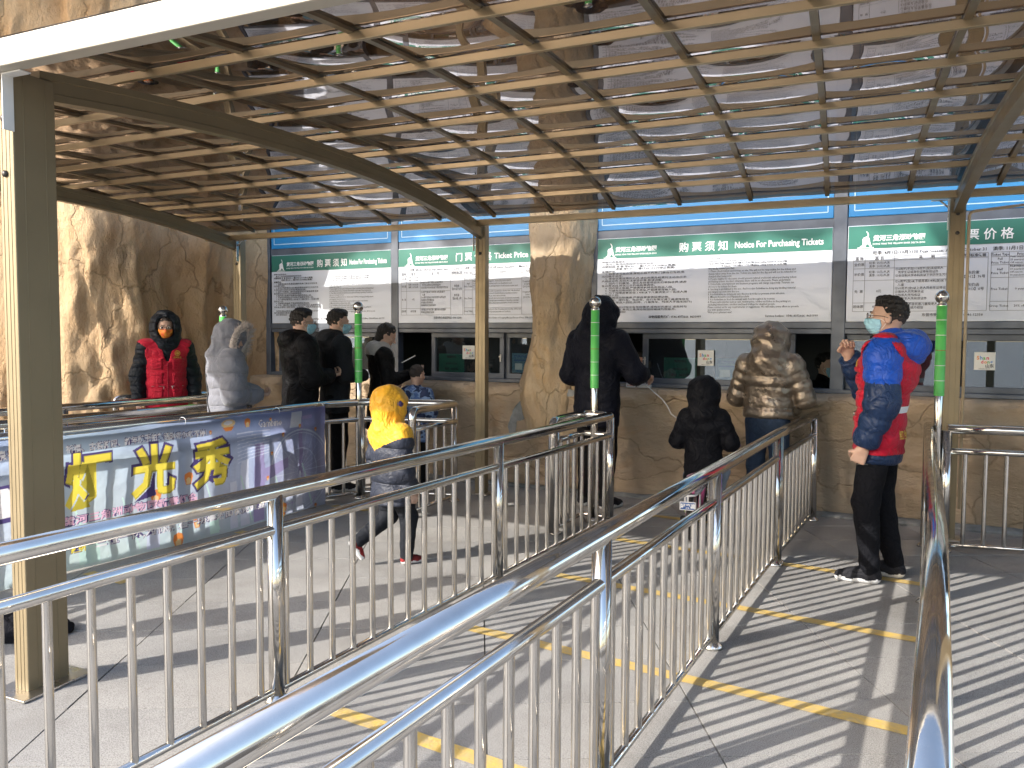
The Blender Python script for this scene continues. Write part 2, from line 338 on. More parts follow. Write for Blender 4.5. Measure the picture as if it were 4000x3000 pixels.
# rock face to the left: a sunlit front that folds back into the shaded side wall of the bay
cl = [(-10.6, -.6), (-9.6, .4), (-9.15, 1.8), (-8.95, 3.4), (-8.85, 4.75), (-8.55, 5.25), (-8.05, 5.42), (-7.66, 5.52), (-7.42, 5.82), (-7.36, 6.4), (-7.28, 6.95), (-7.14, 7.4), (-7.02, 7.62)]
cd = [0]
for i in range(1, len(cl)): cd.append(cd[-1]+math.dist(cl[i-1], cl[i]))
def cl_at(t):
    t = t*cd[-1]; i = max(k for k in range(len(cd)) if cd[k] <= t + 1e-9); i = min(i, len(cl)-2); q = (t-cd[i])/(cd[i+1]-cd[i])
    a = cl[max(0, i-1)]; b = cl[i]; c = cl[i+1]; d = cl[min(len(cl)-1, i+2)]
    f = lambda k: .5*(2*b[k]+(c[k]-a[k])*q+(2*a[k]-5*b[k]+4*c[k]-d[k])*q*q+(3*b[k]-a[k]-3*c[k]+d[k])*q**3)
    return f(0), f(1)
def cliff_fn(u, v):
    x, y = cl_at(u); x2, y2 = cl_at(min(1, u+.004)); x1, y1 = cl_at(max(0, u-.004)); tx, ty = x2-x1, y2-y1; L = math.hypot(tx, ty) or 1
    nx, ny = ty/L, -tx/L; s_ = u*cd[-1]; sm_ = lambda t_: (lambda k_: k_*k_*(3-2*k_))(max(0, min(1, t_))); z = -.05 + v*(.4+3.7*sm_((y+.3)/1.0)-2.9*sm_((y-2.3)/.7)+.3*math.sin(s_*1.9)+6.0*sm_((y-4.75)/.6))  # height of the unseen forward run is shaped for the shade it casts
    e = min(1, (1-u)*14)
    d = (.26*fbm(s_*.75, 1.3, z*.22) + .11*fbm(s_*2.2, 6, z*.5, 6) + .05*abs(fbm(s_*5.5, 2, z*1.4, 6)) + .07*math.sin(z*1.1+s_))*e
    d = max(-.12, min(d, .10)) if z < 2.9 and y > 4.9 else d
    k = max(0, min(1, (z-2.95)/1.3)); k = k*k*(3-2*k); bul = math.exp(-((s_-cd[7])/1.5)**2)
    return (x+nx*d+.55*k*bul, y+ny*d-.15*k*bul, z)
opart('rock_cliff', grid_rock(cliff_fn, 260, 150), ROCKCLIFF)
# unseen arch added to shade the top of the wall: a pier far to the left carries a bough high above and behind the viewer
def shade_arch_fn(u, v):
    a = 2*math.pi*u
    if v < .32: q = v/.32; c = Vector((-13.6+.3*math.sin(q*3), -.3, -.1+7.4*q)); e1 = Vector((1, 0, 0)); e2 = Vector((0, 1, 0)); r0 = 1.15-.25*q
    elif v < .42: q = (v-.32)/.10; t = q*math.pi/2; c = Vector((-12.55-1.0*math.cos(t), -.25, 7.3+1.08*math.sin(t))); e1 = Vector((math.cos(t), 0, -math.sin(t))); e2 = Vector((0, 1, 0)); r0 = .9
    else:
        q = (v-.42)/.58; x = -12.55+q*10.75; dn = .55*max(0, min(1, (x+5.15)/.35)); c = Vector((x, -.15, 8.38-dn*.6)); e1 = Vector((0, 0, -1-dn*.4)); e2 = Vector((0, 1, 0)); r0 = .95*max(.25, 1-max(0, (q-.9)/.1)**4*.75)
    r = r0*(1+.26*fbm(c.x*.9+c.z*.5, math.cos(a)*.8, math.sin(a)*.8+3, 4)+.08*fbm(c.x*3+c.z, math.cos(a)*2, math.sin(a)*2, 4))
    p = c+e1*(r*math.cos(a))+e2*(.9*r*math.sin(a)); return (p.x, p.y, p.z)
opart('added_shade_arch', grid_rock(shade_arch_fn, 56, 190), ROCKCLIFF)
# rock above and behind the sign boards
def up_fn(u, v):
    x = -7.2+u*14; z = 3.3+v*3.6; return (x, 7.75 - .25*fbm(x*.5, 2, z*.4) - .08*fbm(x*2, 5, z*1.5) - .2*v, z)
opart('rock_parapet', grid_rock(up_fn, 110, 40), ROCKCLIFF)

# inside of the office: plain dark room
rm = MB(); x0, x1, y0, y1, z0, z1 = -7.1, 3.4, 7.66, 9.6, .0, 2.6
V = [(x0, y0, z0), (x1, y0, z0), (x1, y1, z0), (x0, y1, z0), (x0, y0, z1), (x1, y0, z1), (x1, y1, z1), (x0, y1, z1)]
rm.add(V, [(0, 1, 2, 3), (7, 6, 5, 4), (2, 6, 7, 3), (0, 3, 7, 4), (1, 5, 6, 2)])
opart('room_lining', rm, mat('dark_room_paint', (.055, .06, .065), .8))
dk = MB(); dk.bbox((-4.5, 7.78, .86), (5.0, .2, .04), .006); dk.bbox((-.3, 7.78, .86), (5.4, .2, .04), .006)
opart('inside_desk', dk, mat('desk_laminate', (.25, .22, .19), .5))
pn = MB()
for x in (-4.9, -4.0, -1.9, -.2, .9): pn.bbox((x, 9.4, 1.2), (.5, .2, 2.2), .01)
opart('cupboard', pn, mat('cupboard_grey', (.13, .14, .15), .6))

# steel-grey frame: uprights and cross bars, in order left to right
def fbar(name, c, size): 
    b = MB(); b.bbox(c, size, .005); return opart(name, b, DARKFRAME)
for a, b_ in ((-7.06, -3.55), (-3.02, 1.5)):
    fbar('frame_rail', ((a+b_)/2, WY+.03, 2.452), (b_-a, .09, .080))       # between notices and blue boards
    fbar('frame_rail', ((a+b_)/2, WY+.028, 1.600), (b_-a, .10, .056))      # under the notices
    fbar('frame_rail', ((a+b_)/2, WY+.035, 1.548), (b_-a, .10, .044))      # head of the windows
    fbar('frame_rail', ((a+b_)/2, WY+.03, 1.045), (b_-a, .12, .036))       # window sill
for x, wd in ((-7.10, .07), (-5.297, .09), (-3.00, .06), (-.815, .108)):
    fbar('frame_post', (x, WY+.022, 2.28), (wd, .10, 2.54))
b = MB(); b.box((-5.3, WY+.09, 2.6), (3.6, .04, 2.0)); b.box((-.8, WY+.09, 2.6), (4.6, .04, 2.0)); opart('backing_panel', b, DARKFRAME)
def sash(xa, xb, dy=0., glass=True, lock=None):
    t = .05; z0, z1 = 1.063, 1.526; y = WY+.045+dy
    wdw = link('window', None, office); wdw.matrix_parent_inverse = Matrix.Translation((0, -7.6, 0)); wdw.location = (0, 0, 0)
    f = MB(); f.bbox(((xa+xb)/2, y, z1-t/2), (xb-xa, .035, t), .004); f.bbox(((xa+xb)/2, y, z0+t/2), (xb-xa, .035, t), .004)
    f.bbox((xa+t/2, y, (z0+z1)/2), (t, .0344, z1-z0-2*t), .004); f.bbox((xb-t/2, y, (z0+z1)/2), (t, .0344, z1-z0-2*t), .004)
    build('sash_frame', f, DARKFRAME, wdw)
    g_ = MB(); g_.box(((xa+xb)/2, y+.004, (z0+z1)/2), (xb-xa-2*t+.01, .004, z1-z0-2*t+.01)); build('pane', g_, GLASS, wdw)
    if lock: k = MB(); k.bbox((lock, y-.024, 1.27), (.014, .016, .075), .003); k.bbox((lock, y-.036, 1.285), (.03, .01, .014), .003); build('latch', k, STEELDULL, wdw)
    return wdw
sash(-7.05, -6.1, .04); sash(-6.14, -5.345); 
sash(-4.865, -3.995, 0, lock=-4.03); sash(-4.0, -3.55, .04)
sash(-2.53, -1.16, 0, lock=-2.505); sash(-.755, .02, .04); sash(-.30, 1.46, 0)

# ------------------------------------------------------------------ text helpers
def text_geo(s, size, align='LEFT', bold=0., res=2, shear=0., space=1., xs=1.):
    c = bpy.data.curves.new('t', 'FONT'); c.body = s; c.size = size; c.align_x = align; c.align_y = 'TOP_BASELINE'; c.resolution_u = res
    c.offset = bold*size; c.shear = shear; c.space_line = space; c.fill_mode = 'FRONT'
    o = bpy.data.objects.new('t', c); me = o.to_mesh()
    V = [(v.co.x*xs, v.co.y) for v in me.vertices]; F = [tuple(p.vertices) for p in me.polygons]
    o.to_mesh_clear(); bpy.data.objects.remove(o); bpy.data.curves.remove(c); return V, F
class Print:
    """flat print gathered on a board: local x right, y up, raised by lift"""
    def __init__(s): s.mb = MB()
    def text(s, t, x, y, size, mi=0, lift=.0, **k):
        V, F = text_geo(t, size, **k); s.mb.add([(x+a, y+b, lift) for a, b in V], F, mi); return s
    def fit(s, t, x, y, width, size, mi=0, lift=0., **k):
        V, F = text_geo(t, size, **k)
        if V: x0 = min(v[0] for v in V); x1 = max(v[0] for v in V); q = width/(x1-x0); s.mb.add([(x+(a-x0)*q, y+b, lift) for a, b in V], F, mi)
        return s
    def rect(s, x0, y0, x1, y1, mi=0, lift=0.): s.mb.add([(x0, y0, lift), (x1, y0, lift), (x1, y1, lift), (x0, y1, lift)], [(0, 1, 2, 3)], mi); return s
    def poly(s, pts, mi=0, lift=0.):
        bm = bmesh.new(); bm.faces.new([bm.verts.new((x, y, lift)) for x, y in pts]); bmesh.ops.triangulate(bm, faces=bm.faces); bm.verts.index_update()
        s.mb.add([v.co for v in bm.verts], [[v.index for v in f.verts] for f in bm.faces], mi); bm.free(); return s
    def line(s, x0, y0, x1, y1, wd, mi=0, lift=0.):
        d = Vector((x1-x0, y1-y0)); d.normalize(); n = Vector((-d.y, d.x))*wd/2
        s.mb.add([(x0+n.x, y0+n.y, lift), (x0-n.x, y0-n.y, lift), (x1-n.x, y1-n.y, lift), (x1+n.x, y1+n.y, lift)], [(0, 1, 2, 3)], mi); return s
    def ring(s, cx, cy, rx, ry, wd, mi=0, lift=0., n=48):
        V = []; 
        for i in range(n):
            a = 2*math.pi*i/n; V += [(cx+rx*math.cos(a), cy+ry*math.sin(a), lift), (cx+(rx-wd)*math.cos(a), cy+(ry-wd)*math.sin(a), lift)]
        s.mb.add(V, [(2*i, 2*((i+1) % n), 2*((i+1) % n)+1, 2*i+1) for i in range(n)], mi); return s
    def disc(s, cx, cy, rx, ry, mi=0, lift=0., n=20): s.mb.add([(cx+rx*math.cos(2*math.pi*i/n), cy+ry*math.sin(2*math.pi*i/n), lift) for i in range(n)], [tuple(range(n))], mi); return s
    def build(s, name, mats, parent, loc=(0, 0, 0), rot=(0, 0, 0)):
        o = build(name, s.mb, mats, parent); o.location = loc; o.rotation_euler = rot; return o
def wrap(t, n):
    out = []; cur = ''; wdt = 0
    for ch in t:
        k = 1 if ord(ch) > 255 else .52
        if wdt + k > n: out.append(cur); cur = ''; wdt = 0
        cur += ch; wdt += k
    return out + [cur]
def wrap_en(t, n):
    out = []; cur = ''
    for wd in t.split(' '):
        if len(cur)+len(wd)+1 > n: out.append(cur); cur = wd
        else: cur = (cur+' '+wd).strip()
    return out + [cur]

# ------------------------------------------------------------------ notice boards
BOARD = mat('white_board_print', (.70, .735, .79), .38, var=.05, vscale=2)
GREENB = mat('green_header_print', (.028, .17, .125), .4, var=.1, vscale=3)
INK = mat('black_ink', (.035, .035, .04), .5); INKG = mat('grey_ink', (.2, .2, .21), .5)
WHITEI = mat('white_print', (.82, .83, .82), .4)
SILV = mat('board_edge', (.5, .52, .54), .35, .6)
ZH = ['尊敬的游客朋友:', '    黄河三角洲动物园欢迎您的到来!', '开放时间: 旺季 早8:30 — 晚17:30 (16:30停止售票)', '               淡季 早9:00 — 晚17:00 (16:00停止售票)', '友情提示:']
ZHP = ['1. 钱票请当面点清,离柜后概不负责;门票当日有效,售出后概不退换。', '2. 享受优惠政策的人员,请在购票及检票时主动出示本人相关证件,否则无法享受优惠,敬请谅解。', '3. 园内个别展馆、游乐及经营项目实行单独收费,请游客自愿选择,按其公示价格购票游览。', '4. 园内禁止吸烟,严禁携带火种及危险品入园。', '5. 为避免动物间的交叉感染,严禁携带宠物入园。', '6. 为了保障游客安全,1.4米以下儿童须至少一名成人陪同方可入园。', '7. 为确保动物健康,严禁自带食物投喂动物。', '8. 汽车、摩托车、电动车、自行车等交通工具请停放在停车场,不得进入园区(轮椅、儿童推车、残疾人手摇车除外)。', '如您在游玩过程中有任何需求,或有好的建议,请及时与我们取得联系,黄河三角洲动物园将竭诚为您服务。', '祝您游园愉快!']
EN0 = ['Dear tourists:', 'Welcome to the Yellow River Delta Zoo!', 'Open time: Peak Season  8:30 AM to 17:30 PM (Stop selling tickets at 16:30 PM)', '                  Off Season   9:00 AM to 17:00 PM (Stop selling tickets at 16:00 PM)', 'We kindly remind you that:']
ENP = ['1. Please check tickets and money on site. We will not be responsible for the tickets and change taken away from the site. Tickets are valid for the day and will not be refunded or changed after being sold.', '2. People eligible for discounts should present related credentials when purchasing tickets and having tickets checked, otherwise there will be no discounts. Please understand.', '3. Some halls, entertainment and business programs will charge separately. Tourists can choose to by tickets for them.', '4. Smoking is prohibited in the zoo. And it is also forbidden to bring any kindling material and dangerous item into the zoo.', '5. It is forbidden to bring pets into the zoo in order to prevent cross infection.', '6. Minors should be accompanied by adults.', '7. It is forbidden to feed the animals with food brought in by tourists.', '8. Please park vehicles such as cars, motorcycles, e-bikes and bikes in the parking lot, excluding wheelchairs, strollers and hand trolleys for disabled people.', 'Please contact us for any requirements or suggestions. We will make every effort to provide you with quality service.', 'Wish you a pleasant visit!']
def logo(P, x, y, h, mi):
    """white emblem: a seated beast with its trunk thrown up"""
    q = h/100.
    P.poly([(x+a*q, y+b*q) for a, b in ((8, 6), (14, 12), (24, 16), (26, 34), (24, 50), (30, 62), (42, 66), (52, 70), (53, 82), (47, 92), (44, 100), (50, 97), (57, 88), (60, 76), (58, 64), (64, 54), (66, 40), (70, 26), (74, 14), (80, 8), (66, 6), (60, 16), (54, 22), (46, 20), (44, 8), (30, 6))], mi)
    P.rect(x-4*q, y-2*q, x+88*q, y+3*q, mi)
def header(P, x0, wd, title_zh, title_en, cols):
    lx, nx, zx, zw, ex, ew = cols
    logo(P, lx, 2.232, .135, 2)
    P.fit('黄河三角洲动物园', nx[0], 2.288, nx[1], .05, 2, bold=.028, shear=.12)
    P.fit('DONG YING THE YELLOW RIVER DELTA ZOO', nx[0], 2.254, nx[1], .018, 2, bold=.02)
    P.fit(title_zh, zx, 2.268, zw, .092, 2, bold=.012)
    P.fit(title_en, ex, 2.276, ew, .076, 2, bold=.022)
def board(name, label, x0, x1, hide=None):
    t = thing(name, label, 'notice board', ((x0+x1)/2, WY, 1.63))
    def loc(o): o.matrix_parent_inverse = Matrix.Translation((-(x0+x1)/2, -WY, -1.63)); return o
    b = MB(); b.bbox(((x0+x1)/2, WY-.012, 2.022), (x1-x0, .022, .786), .003); loc(build('panel', b, BOARD, t))
    b = MB(); b.box(((x0+x1)/2, WY-.0245, 2.318), (x1-x0-.008, .003, .184)); loc(build('header_band', b, GREENB, t))
    P = Print()
    return t, P, loc
def finish(t, P, loc):
    # lettering lies in the x-z plane just in front of the panel
    P.mb.v = [(a, WY-.0275-c_, b_) for a, b_, c_ in P.mb.v]
    loc(build('lettering', P.mb, [INK, INKG, WHITEI], t))
def notice(name, label, x0, x1, cols):
    t, P, loc = board(name, label, x0, x1); wd = x1-x0
    header(P, x0, wd, '购 票 须 知', 'Notice For Purchasing Tickets', cols)
    xl, xm = x0+.045*wd/2.09, x0+.505*wd; cw = .455*wd
    nz = 27 if wd > 1.9 else 27
    L = list(ZH); 
    for s_ in ZHP: L += wrap('    '+s_, nz)
    dy = .49/len(L); sz = cw/nz*.97
    for i, s_ in enumerate(L): 
        k = 1. if wd > 1.9 else .96
        P.text(s_, xl, 2.185-dy*i, min(sz, dy*.92)*1.02, 0 if 2 <= i <= 4 else (0 if i < 2 else 0), bold=.022 if 2 <= i <= 4 or i == len(L) else .006, res=1, xs=sz/min(sz, dy*.92)/1.04)
    P.text('动物园服务热线: 0546-8372666  8631999', xl+cw, 1.668, .028, 0, align='RIGHT', bold=.02, res=1, xs=wd/2.09)
    L = list(EN0)
    for s_ in ENP: L += wrap_en(s_, 92)
    dy = .50/len(L)
    for i, s_ in enumerate(L):
        V, F = text_geo(s_, .024, res=1, bold=.016 if i in (2, 3, 4) else .004)
        q = .86*wd/2.09; xm_ = max((v[0] for v in V), default=1)*q
        if xm_ > cw: q *= cw/xm_
        P.mb.add([(xm+a*q, 2.185-dy*i+b_, 0) for a, b_ in V], F, 0)
    P.text('Service hotline:  0546-8372666  8631999', xm+cw-.02, 1.672, .026, 0, align='RIGHT', bold=.01, res=1, xs=wd/2.09)
    finish(t, P, loc)
notice('notice_board', 'white ticket purchasing notice with green header, above the queue beside the rock cliff', -7.04, -5.345,
       (-6.95, (-6.81, .40), -6.36, .42, -5.90, .50))
notice('notice_board', 'wide white ticket purchasing notice with green header, right of the rock pillar', -2.97, -.872,
       (-2.90, (-2.79, .40), -2.18, .435, -1.68, .735))
def price(name, label, x0, x1, cols, kx):
    t, P, loc = board(name, label, x0, x1); X = lambda a: x0+(a+.755)*kx
    header(P, x0, x1-x0, '门 票 价 格', 'Ticket Price', cols)
    P.fit('旺季: 4月1日-10月31日 Peak Season: April 1 - October 31    淡季: 11月1日-次年3月31日 Off Season: November 1 - March 31', X(-.56), 2.176, 1.76*kx, .034, 0, bold=.012, res=1)
    rows = [2.160, 2.125, 2.062, 1.965, 1.782, 1.712]; cx = [-.706, -.619, -.399, .072, .262]; ex = [.284, .403, .56, 1.12, 1.28]
    for cc in (cx, ex):
        for y in rows: P.line(X(cc[0]), y, X(cc[-1]) if y in (rows[0], rows[1], rows[-1]) else X(cc[-2]), y, .0028, 1)
        for x in cc: P.line(X(x), rows[0], X(x), rows[-1], .0028, 1)
    def T(s_, x, y, size=.026, al='CENTER', b_=.006):
        for i, q in enumerate(s_.split('\n')): P.text(q, X(x), y-i*size*1.18, size, 0, align=al, bold=b_, res=1, xs=kx)
    for s_, x in (('票 种', -.662), ('票  价', -.51), ('说        明', -.165), ('收费标准依据', .167)): T(s_, x, 2.133, .027, b_=.016)
    T('全价票', -.662, 2.085); T('旺季: 25元/人次\n淡季: 20元/人次', -.51, 2.098, .023)
    T('半价票', -.662, 2.005); T('旺季: 13元/人次\n淡季: 10元/人次', -.51, 2.025, .023)
    T('免  票', -.662, 1.865); T('0元', -.51, 1.868); T('团体票', -.662, 1.742); T('8折优惠', -.51, 1.742)
    T('①6周岁(不含)~18周岁(含)未成年人\n   凭学生证或身份证等有效证件\n②全日制大学本科及以下学历学生凭学生证', -.39, 2.044, .0225, 'LEFT')
    T('①6周岁(含)以下或身高1.4米(含)以下\n   儿童\n②60周岁(含)以上老人凭老年证等证件\n③离休人员凭离休证\n④残疾人凭残疾证\n⑤现役军人凭有效证件', -.39, 1.944, .0235, 'LEFT')
    T('10人以上(不含优惠儿童及老人)的团队\n凭单位证明或介绍信', -.39, 1.76, .0235, 'LEFT')
    T('东价发\n【2012】76号\n\n东价函\n【2013】6号', .167, 2.0, .027)
    T('东营市物价局监督电话: 0546-12358', .24, 1.672, .028, 'RIGHT')
    for s_, x in (('Ticket Type', .343), ('Price', .48), ('Description', .84), ('Basis', 1.2)): T(s_, x, 2.133, .026, b_=.014)
    T('Full\nPrice Ticket', .343, 2.10, .024); T('Peak season:\n25 yuan/person\nOff season:\n20 yuan/person', .41, 2.116, .019, 'LEFT')
    T('Half\nPrice Ticket', .343, 2.02, .024); T('Peak season:\n13 yuan/person\nOff season:\n10 yuan/person', .41, 2.044, .019, 'LEFT')
    T('Free Ticket', .343, 1.87, .024); T('0 yuan', .48, 1.87, .024); T('Group Ticket', .343, 1.74, .024); T('20% off', .48, 1.74, .024)
    T('A. Minors aged 6 - 18 should present valid ID\nsuch as a student card or an identification card.\nB. Full-time undergraduates should present student card.', .57, 2.044, .0215, 'LEFT')
    T('1. Children under 6 (included) or shorter than 1.4m (included)\n2. Seniors above 60 (included) upon presentation of senior\ncitizen cards or other valid credentials.\n3. Retired people upon presentation of retirement credentials.\n4. Disabled people upon presentation of disability credentials.\n5. Active-duty soldiers upon presentation of valid credentials.', .57, 1.944, .0205, 'LEFT')
    T('A group with more than 10 members (not including children and\nelderly people) upon presentation of certificate.', .57, 1.76, .0205, 'LEFT')
    T('Dongying Price\nDocument\n[2012] No. 76\n\nDongying Price\nLetter\n[2013] No. 6', 1.2, 2.03, .022)
    T('Supervision Hotline of Dongying Municipal Bureau of Price: 0546-12358', 1.28, 1.672, .024, 'RIGHT')
    finish(t, P, loc)
price('notice_board', 'white ticket price table with green header, left of the rock pillar', -5.25, -3.60, (-5.16, (-5.03, .40), -4.53, .42, -4.08, .38), .79)
price('notice_board', 'white ticket price table with green header behind the rightmost canopy post', -.755, 1.36, (-.676, (-.565, .385), .0, .43, .62, .5), 1.)

# blue fascia boards above the notices
BLUE = mat('blue_board_print', (.012, .22, .50), .4, var=.08, vscale=3)
PALE = mat('pale_line_print', (.5, .72, .85), .4)
for lab, x0, x1 in (('blue fascia board with pale border above the leftmost notice', -7.04, -5.345), ('blue fascia board with pale border left of the rock pillar', -5.25, -3.60), ('wide blue fascia board with pale border right of the rock pillar', -2.97, -.872), ('blue fascia board with pale border at the far right', -.755, 1.36)):
    t = thing('fascia_board', lab, 'sign board', ((x0+x1)/2, WY, 2.49), group='blue boards over the notices')
    b = MB(); b.bbox((0, -.012, .46), (x1-x0, .022, .92), .003); build('panel', b, BLUE, t)
    P = Print(); a = (x1-x0)/2-.045
    for c in ((-a, .05, a, .05), (-a, .87, a, .87), (-a, .05, -a, .87), (a, .05, a, .87)): P.line(*c, .009)
    P.build('border_line', [PALE], t, (0, -.0255, 0), (R(90), 0, 0))

# posters and stickers on the window glass
GPOST = mat('green_poster', (.10, .50, .30), .35, var=.06); BPOST = mat('blue_poster', (.30, .58, .78), .35, var=.06); BDK = mat('poster_blue_ink', (.04, .16, .42), .4)
CREAM = mat('cream_sticker', (.80, .78, .70), .5)
def wposter(label, x0, x1, z0, z1, kind, y=WY+.052):
    t = thing('window_poster', label, 'poster', ((x0+x1)/2, y, z0)); W, Hh = x1-x0, z1-z0
    b = MB(); b.box((0, 0, Hh/2), (W, .002, Hh)); build('sheet', b, GPOST if kind == 'g' else BPOST, t)
    P = Print()
    if kind == 'g':
        P.text('售票时间', 0, Hh*.78, Hh*.145, 0, align='CENTER', bold=.02); P.text('09:00-16:00', 0, Hh*.42, Hh*.15, 0, align='CENTER', bold=.02); P.text('票价: 20元/位', 0, Hh*.13, Hh*.15, 0, align='CENTER', bold=.02)
    else:
        P.fit('健康扫码通行', -W*.42, Hh*.76, W*.84, Hh*.16, 1, bold=.03); P.rect(-W*.4, Hh*.60, W*.4, Hh*.67, 1)
        for s_ in (-.22, .22): P.rect(W*(s_-.15), Hh*.16, W*(s_+.15), Hh*.48, 2); P.rect(W*(s_-.1), Hh*.08, W*(s_+.1), Hh*.11, 1)
    P.build('lettering', [INK, BDK, WHITEI], t, (0, -.0022, 0), (R(90), 0, 0))
wposter('green ticket hours poster in the window beside the centre canopy post', -4.785, -4.475, 1.112, 1.305, 'g')
wposter('blue health check poster in the window next to the rock pillar', -3.935, -3.66, 1.122, 1.322, 'b', WY+.092)
wposter('green ticket hours poster in the window above the child on the bicycle', -2.33, -2.02, 1.108, 1.305, 'g')
wposter('blue health check poster in the window behind the bronze jacket', -1.85, -1.55, 1.108, 1.305, 'b')
SC = [mat('sticker_'+n_, c, .5) for n_, c in (('orange', (.75, .25, .06)), ('blue', (.05, .25, .6)), ('green', (.15, .45, .12)), ('red', (.65, .07, .1)), ('ink', (.05, .05, .05)))]
def sticker(label, x, z, y=WY+.0215):
    t = thing('window_sticker', label, 'sticker', (x, y, z)); b = MB(); b.bbox((0, 0, .07), (.146, .002, .14), .0008); build('sheet', b, CREAM, t)
    P = Print(); wq = -.056
    for ch, mi, dx, yy in (('S', 0, 0, .082), ('h', 1, .022, .082), ('a', 2, .044, .082), ('n', 3, .066, .082)): P.text(ch, wq+dx, yy, .04, mi, bold=.03)
    for ch, mi, dx, yy in (('d', 3, .03, .052), ('o', 0, .052, .052), ('n', 2, .073, .052), ('g', 1, .094, .052)): P.text(ch, wq+dx, yy, .036, mi, bold=.03)
    P.text('山东', .004, .022, .03, 4, bold=.03); P.text('好客山东 好品山东', 0, .008, .0095, 4, align='CENTER')
    P.build('lettering', SC, t, (0, -.0022, 0), (R(90), 0, 0))
sticker('cream tourism sticker on the glass beside the centre canopy post', -4.405, 1.254); sticker('cream tourism sticker on the glass above the child on the bicycle', -1.933, 1.236); sticker('cream tourism sticker on the glass right of the rightmost green pole', .266, 1.248)

# things on the counter
t = thing('payment_stand', 'white payment code box with pink wire frame on the stone counter', 'payment stand', (-2.585, 7.42, 1.027), R(15))
b = MB(); b.bbox((0, 0, .02), (.085, .06, .04), .004); build('box', b, WHITEP, t)
b = MB(); b.tube([(-.035, .0, .04), (-.03, .01, .145), (-.018, .011, .155), (.03, .011, .155), (.04, .01, .145), (.036, 0, .04)], .004, 8); build('wire_frame', b, mat('pink_wire', (.62, .33, .28), .4), t)
P = Print(); P.text('扫一扫付款', 0, .014, .013, align='CENTER', bold=.02); P.build('lettering', [mat('red_ink', (.55, .08, .06), .5)], t, (0, -.0312, 0), (R(90), 0, 0))
t = thing('scanner_dock', 'small silver scanner dock on the stone counter beside the payment box', 'scanner', (-2.455, 7.42, 1.027), R(6))
b = MB(); b.bbox((0, 0, .015), (.13, .055, .03), .004); build('dock', b, mat('silver_plastic', (.55, .56, .57), .35, .3), t)
b = MB(); b.bbox((0, .006, .0335), (.105, .035, .006), .002); build('top_plate', b, WHITEP, t)
b = MB(); b.tube([(-2.49, 7.28, 1.235), (-2.47, 7.29, 1.19), (-2.44, 7.30, 1.12), (-2.40, 7.31, 1.06), (-2.33, 7.31, 1.0), (-2.25, 7.30, .94), (-2.2, 7.30, .88), (-2.16, 7.29, .81), (-2.09, 7.28, .77), (-1.99, 7.27, .74), (-1.9, 7.28, .66), (-1.85, 7.32, .5), (-1.84, 7.36, .2), (-1.84, 7.36, .03)], .0042, 8)
tag(build('power_cord', b, WHITEP), 'white cord hanging down the stone counter from the scanner', 'cord')
b = MB(); b.tube([(-5.72, 7.2, 1.12), (-5.70, 7.23, 1.09), (-5.71, 7.26, 1.0), (-5.75, 7.27, .85), (-5.80, 7.28, .7), (-5.8, 7.3, .4), (-5.78, 7.3, .02)], .005, 8)
tag(build('power_cord', b, WHITEP), 'white cord hanging from the counter by the grey puffer coat', 'cord')
b = MB(); rq = random.Random(4); V = [(.05*math.cos(a)*(1+.4*rq.random()), .04*math.sin(a)*(1+.4*rq.random()), .003+.02*rq.random()) for a in np.linspace(0, 2*math.pi, 10)[:-1]]+[(0, 0, .03), (0, 0, .001)]
b.add(V, [(i, (i+1) % 9, 9) for i in range(9)]+[((i+1) % 9, i, 10) for i in range(9)]); o = build('crumpled_tissue', b, WHITEPAINT); o.location = (-3.36, 6.55, 0); tag(o, 'crumpled white tissue on the paving right of the centre canopy post', 'tissue')
# ------------------------------------------------------------------ walkway canopy
OB = Vector((-3.88, 6.9, 0)); ca = Vector((.99967, .0256, 0)); cb_ = Vector((.1027, -.9947, 0))
def CP(u, v, z): return OB + ca*u + cb_*v + Vector((0, 0, z))
UA = math.atan2(ca.y, ca.x); VA = math.atan2(cb_.x, -cb_.y)     # headings of the two directions
canopy = thing('walkway_canopy', 'champagne aluminium canopy with curved ribs and dark bronze roof sheets', 'canopy', (OB.x, OB.y, 0))
def cpart(name, mb, mats, parent=None):
    o = build(name, mb, mats, parent or canopy)
    if parent is None: o.matrix_parent_inverse = Matrix.Translation((-OB.x, -OB.y, 0))
    return o
def zlow(v): return 2.603 - (.0372 if v < 2.35 else .0255)*(v-2.35)**2
RISE = .118
def ztop(v): return zlow(v)+RISE
MC = Matrix(((ca.x, -cb_.x, 0), (ca.y, -cb_.y, 0), (0, 0, 1)))   # box frame: x along the walk, y towards the building
PV = [(6.9-y)/.9947 for y in (6.281, 5.825, 5.349, 4.862, 4.322, 3.775, 3.233, 2.69)]
UL, UR = -3.30, 8.2
ARCH = [-2.98, 0., 3.92, 7.8]
BOLT = MB().lathe([(0, .012), (.008, .012), (.014, .006), (.014, 0)], 10).mesh('bolt', mat('dark_bolt', (.07, .065, .06), .45, .7))
def bolt(p, ax):
    o = link('bolt', BOLT, canopy); o.matrix_parent_inverse = Matrix.Translation((-OB.x, -OB.y, 0)); o.location = p; o.rotation_euler = Vector(ax).to_track_quat('Z', 'X').to_euler()
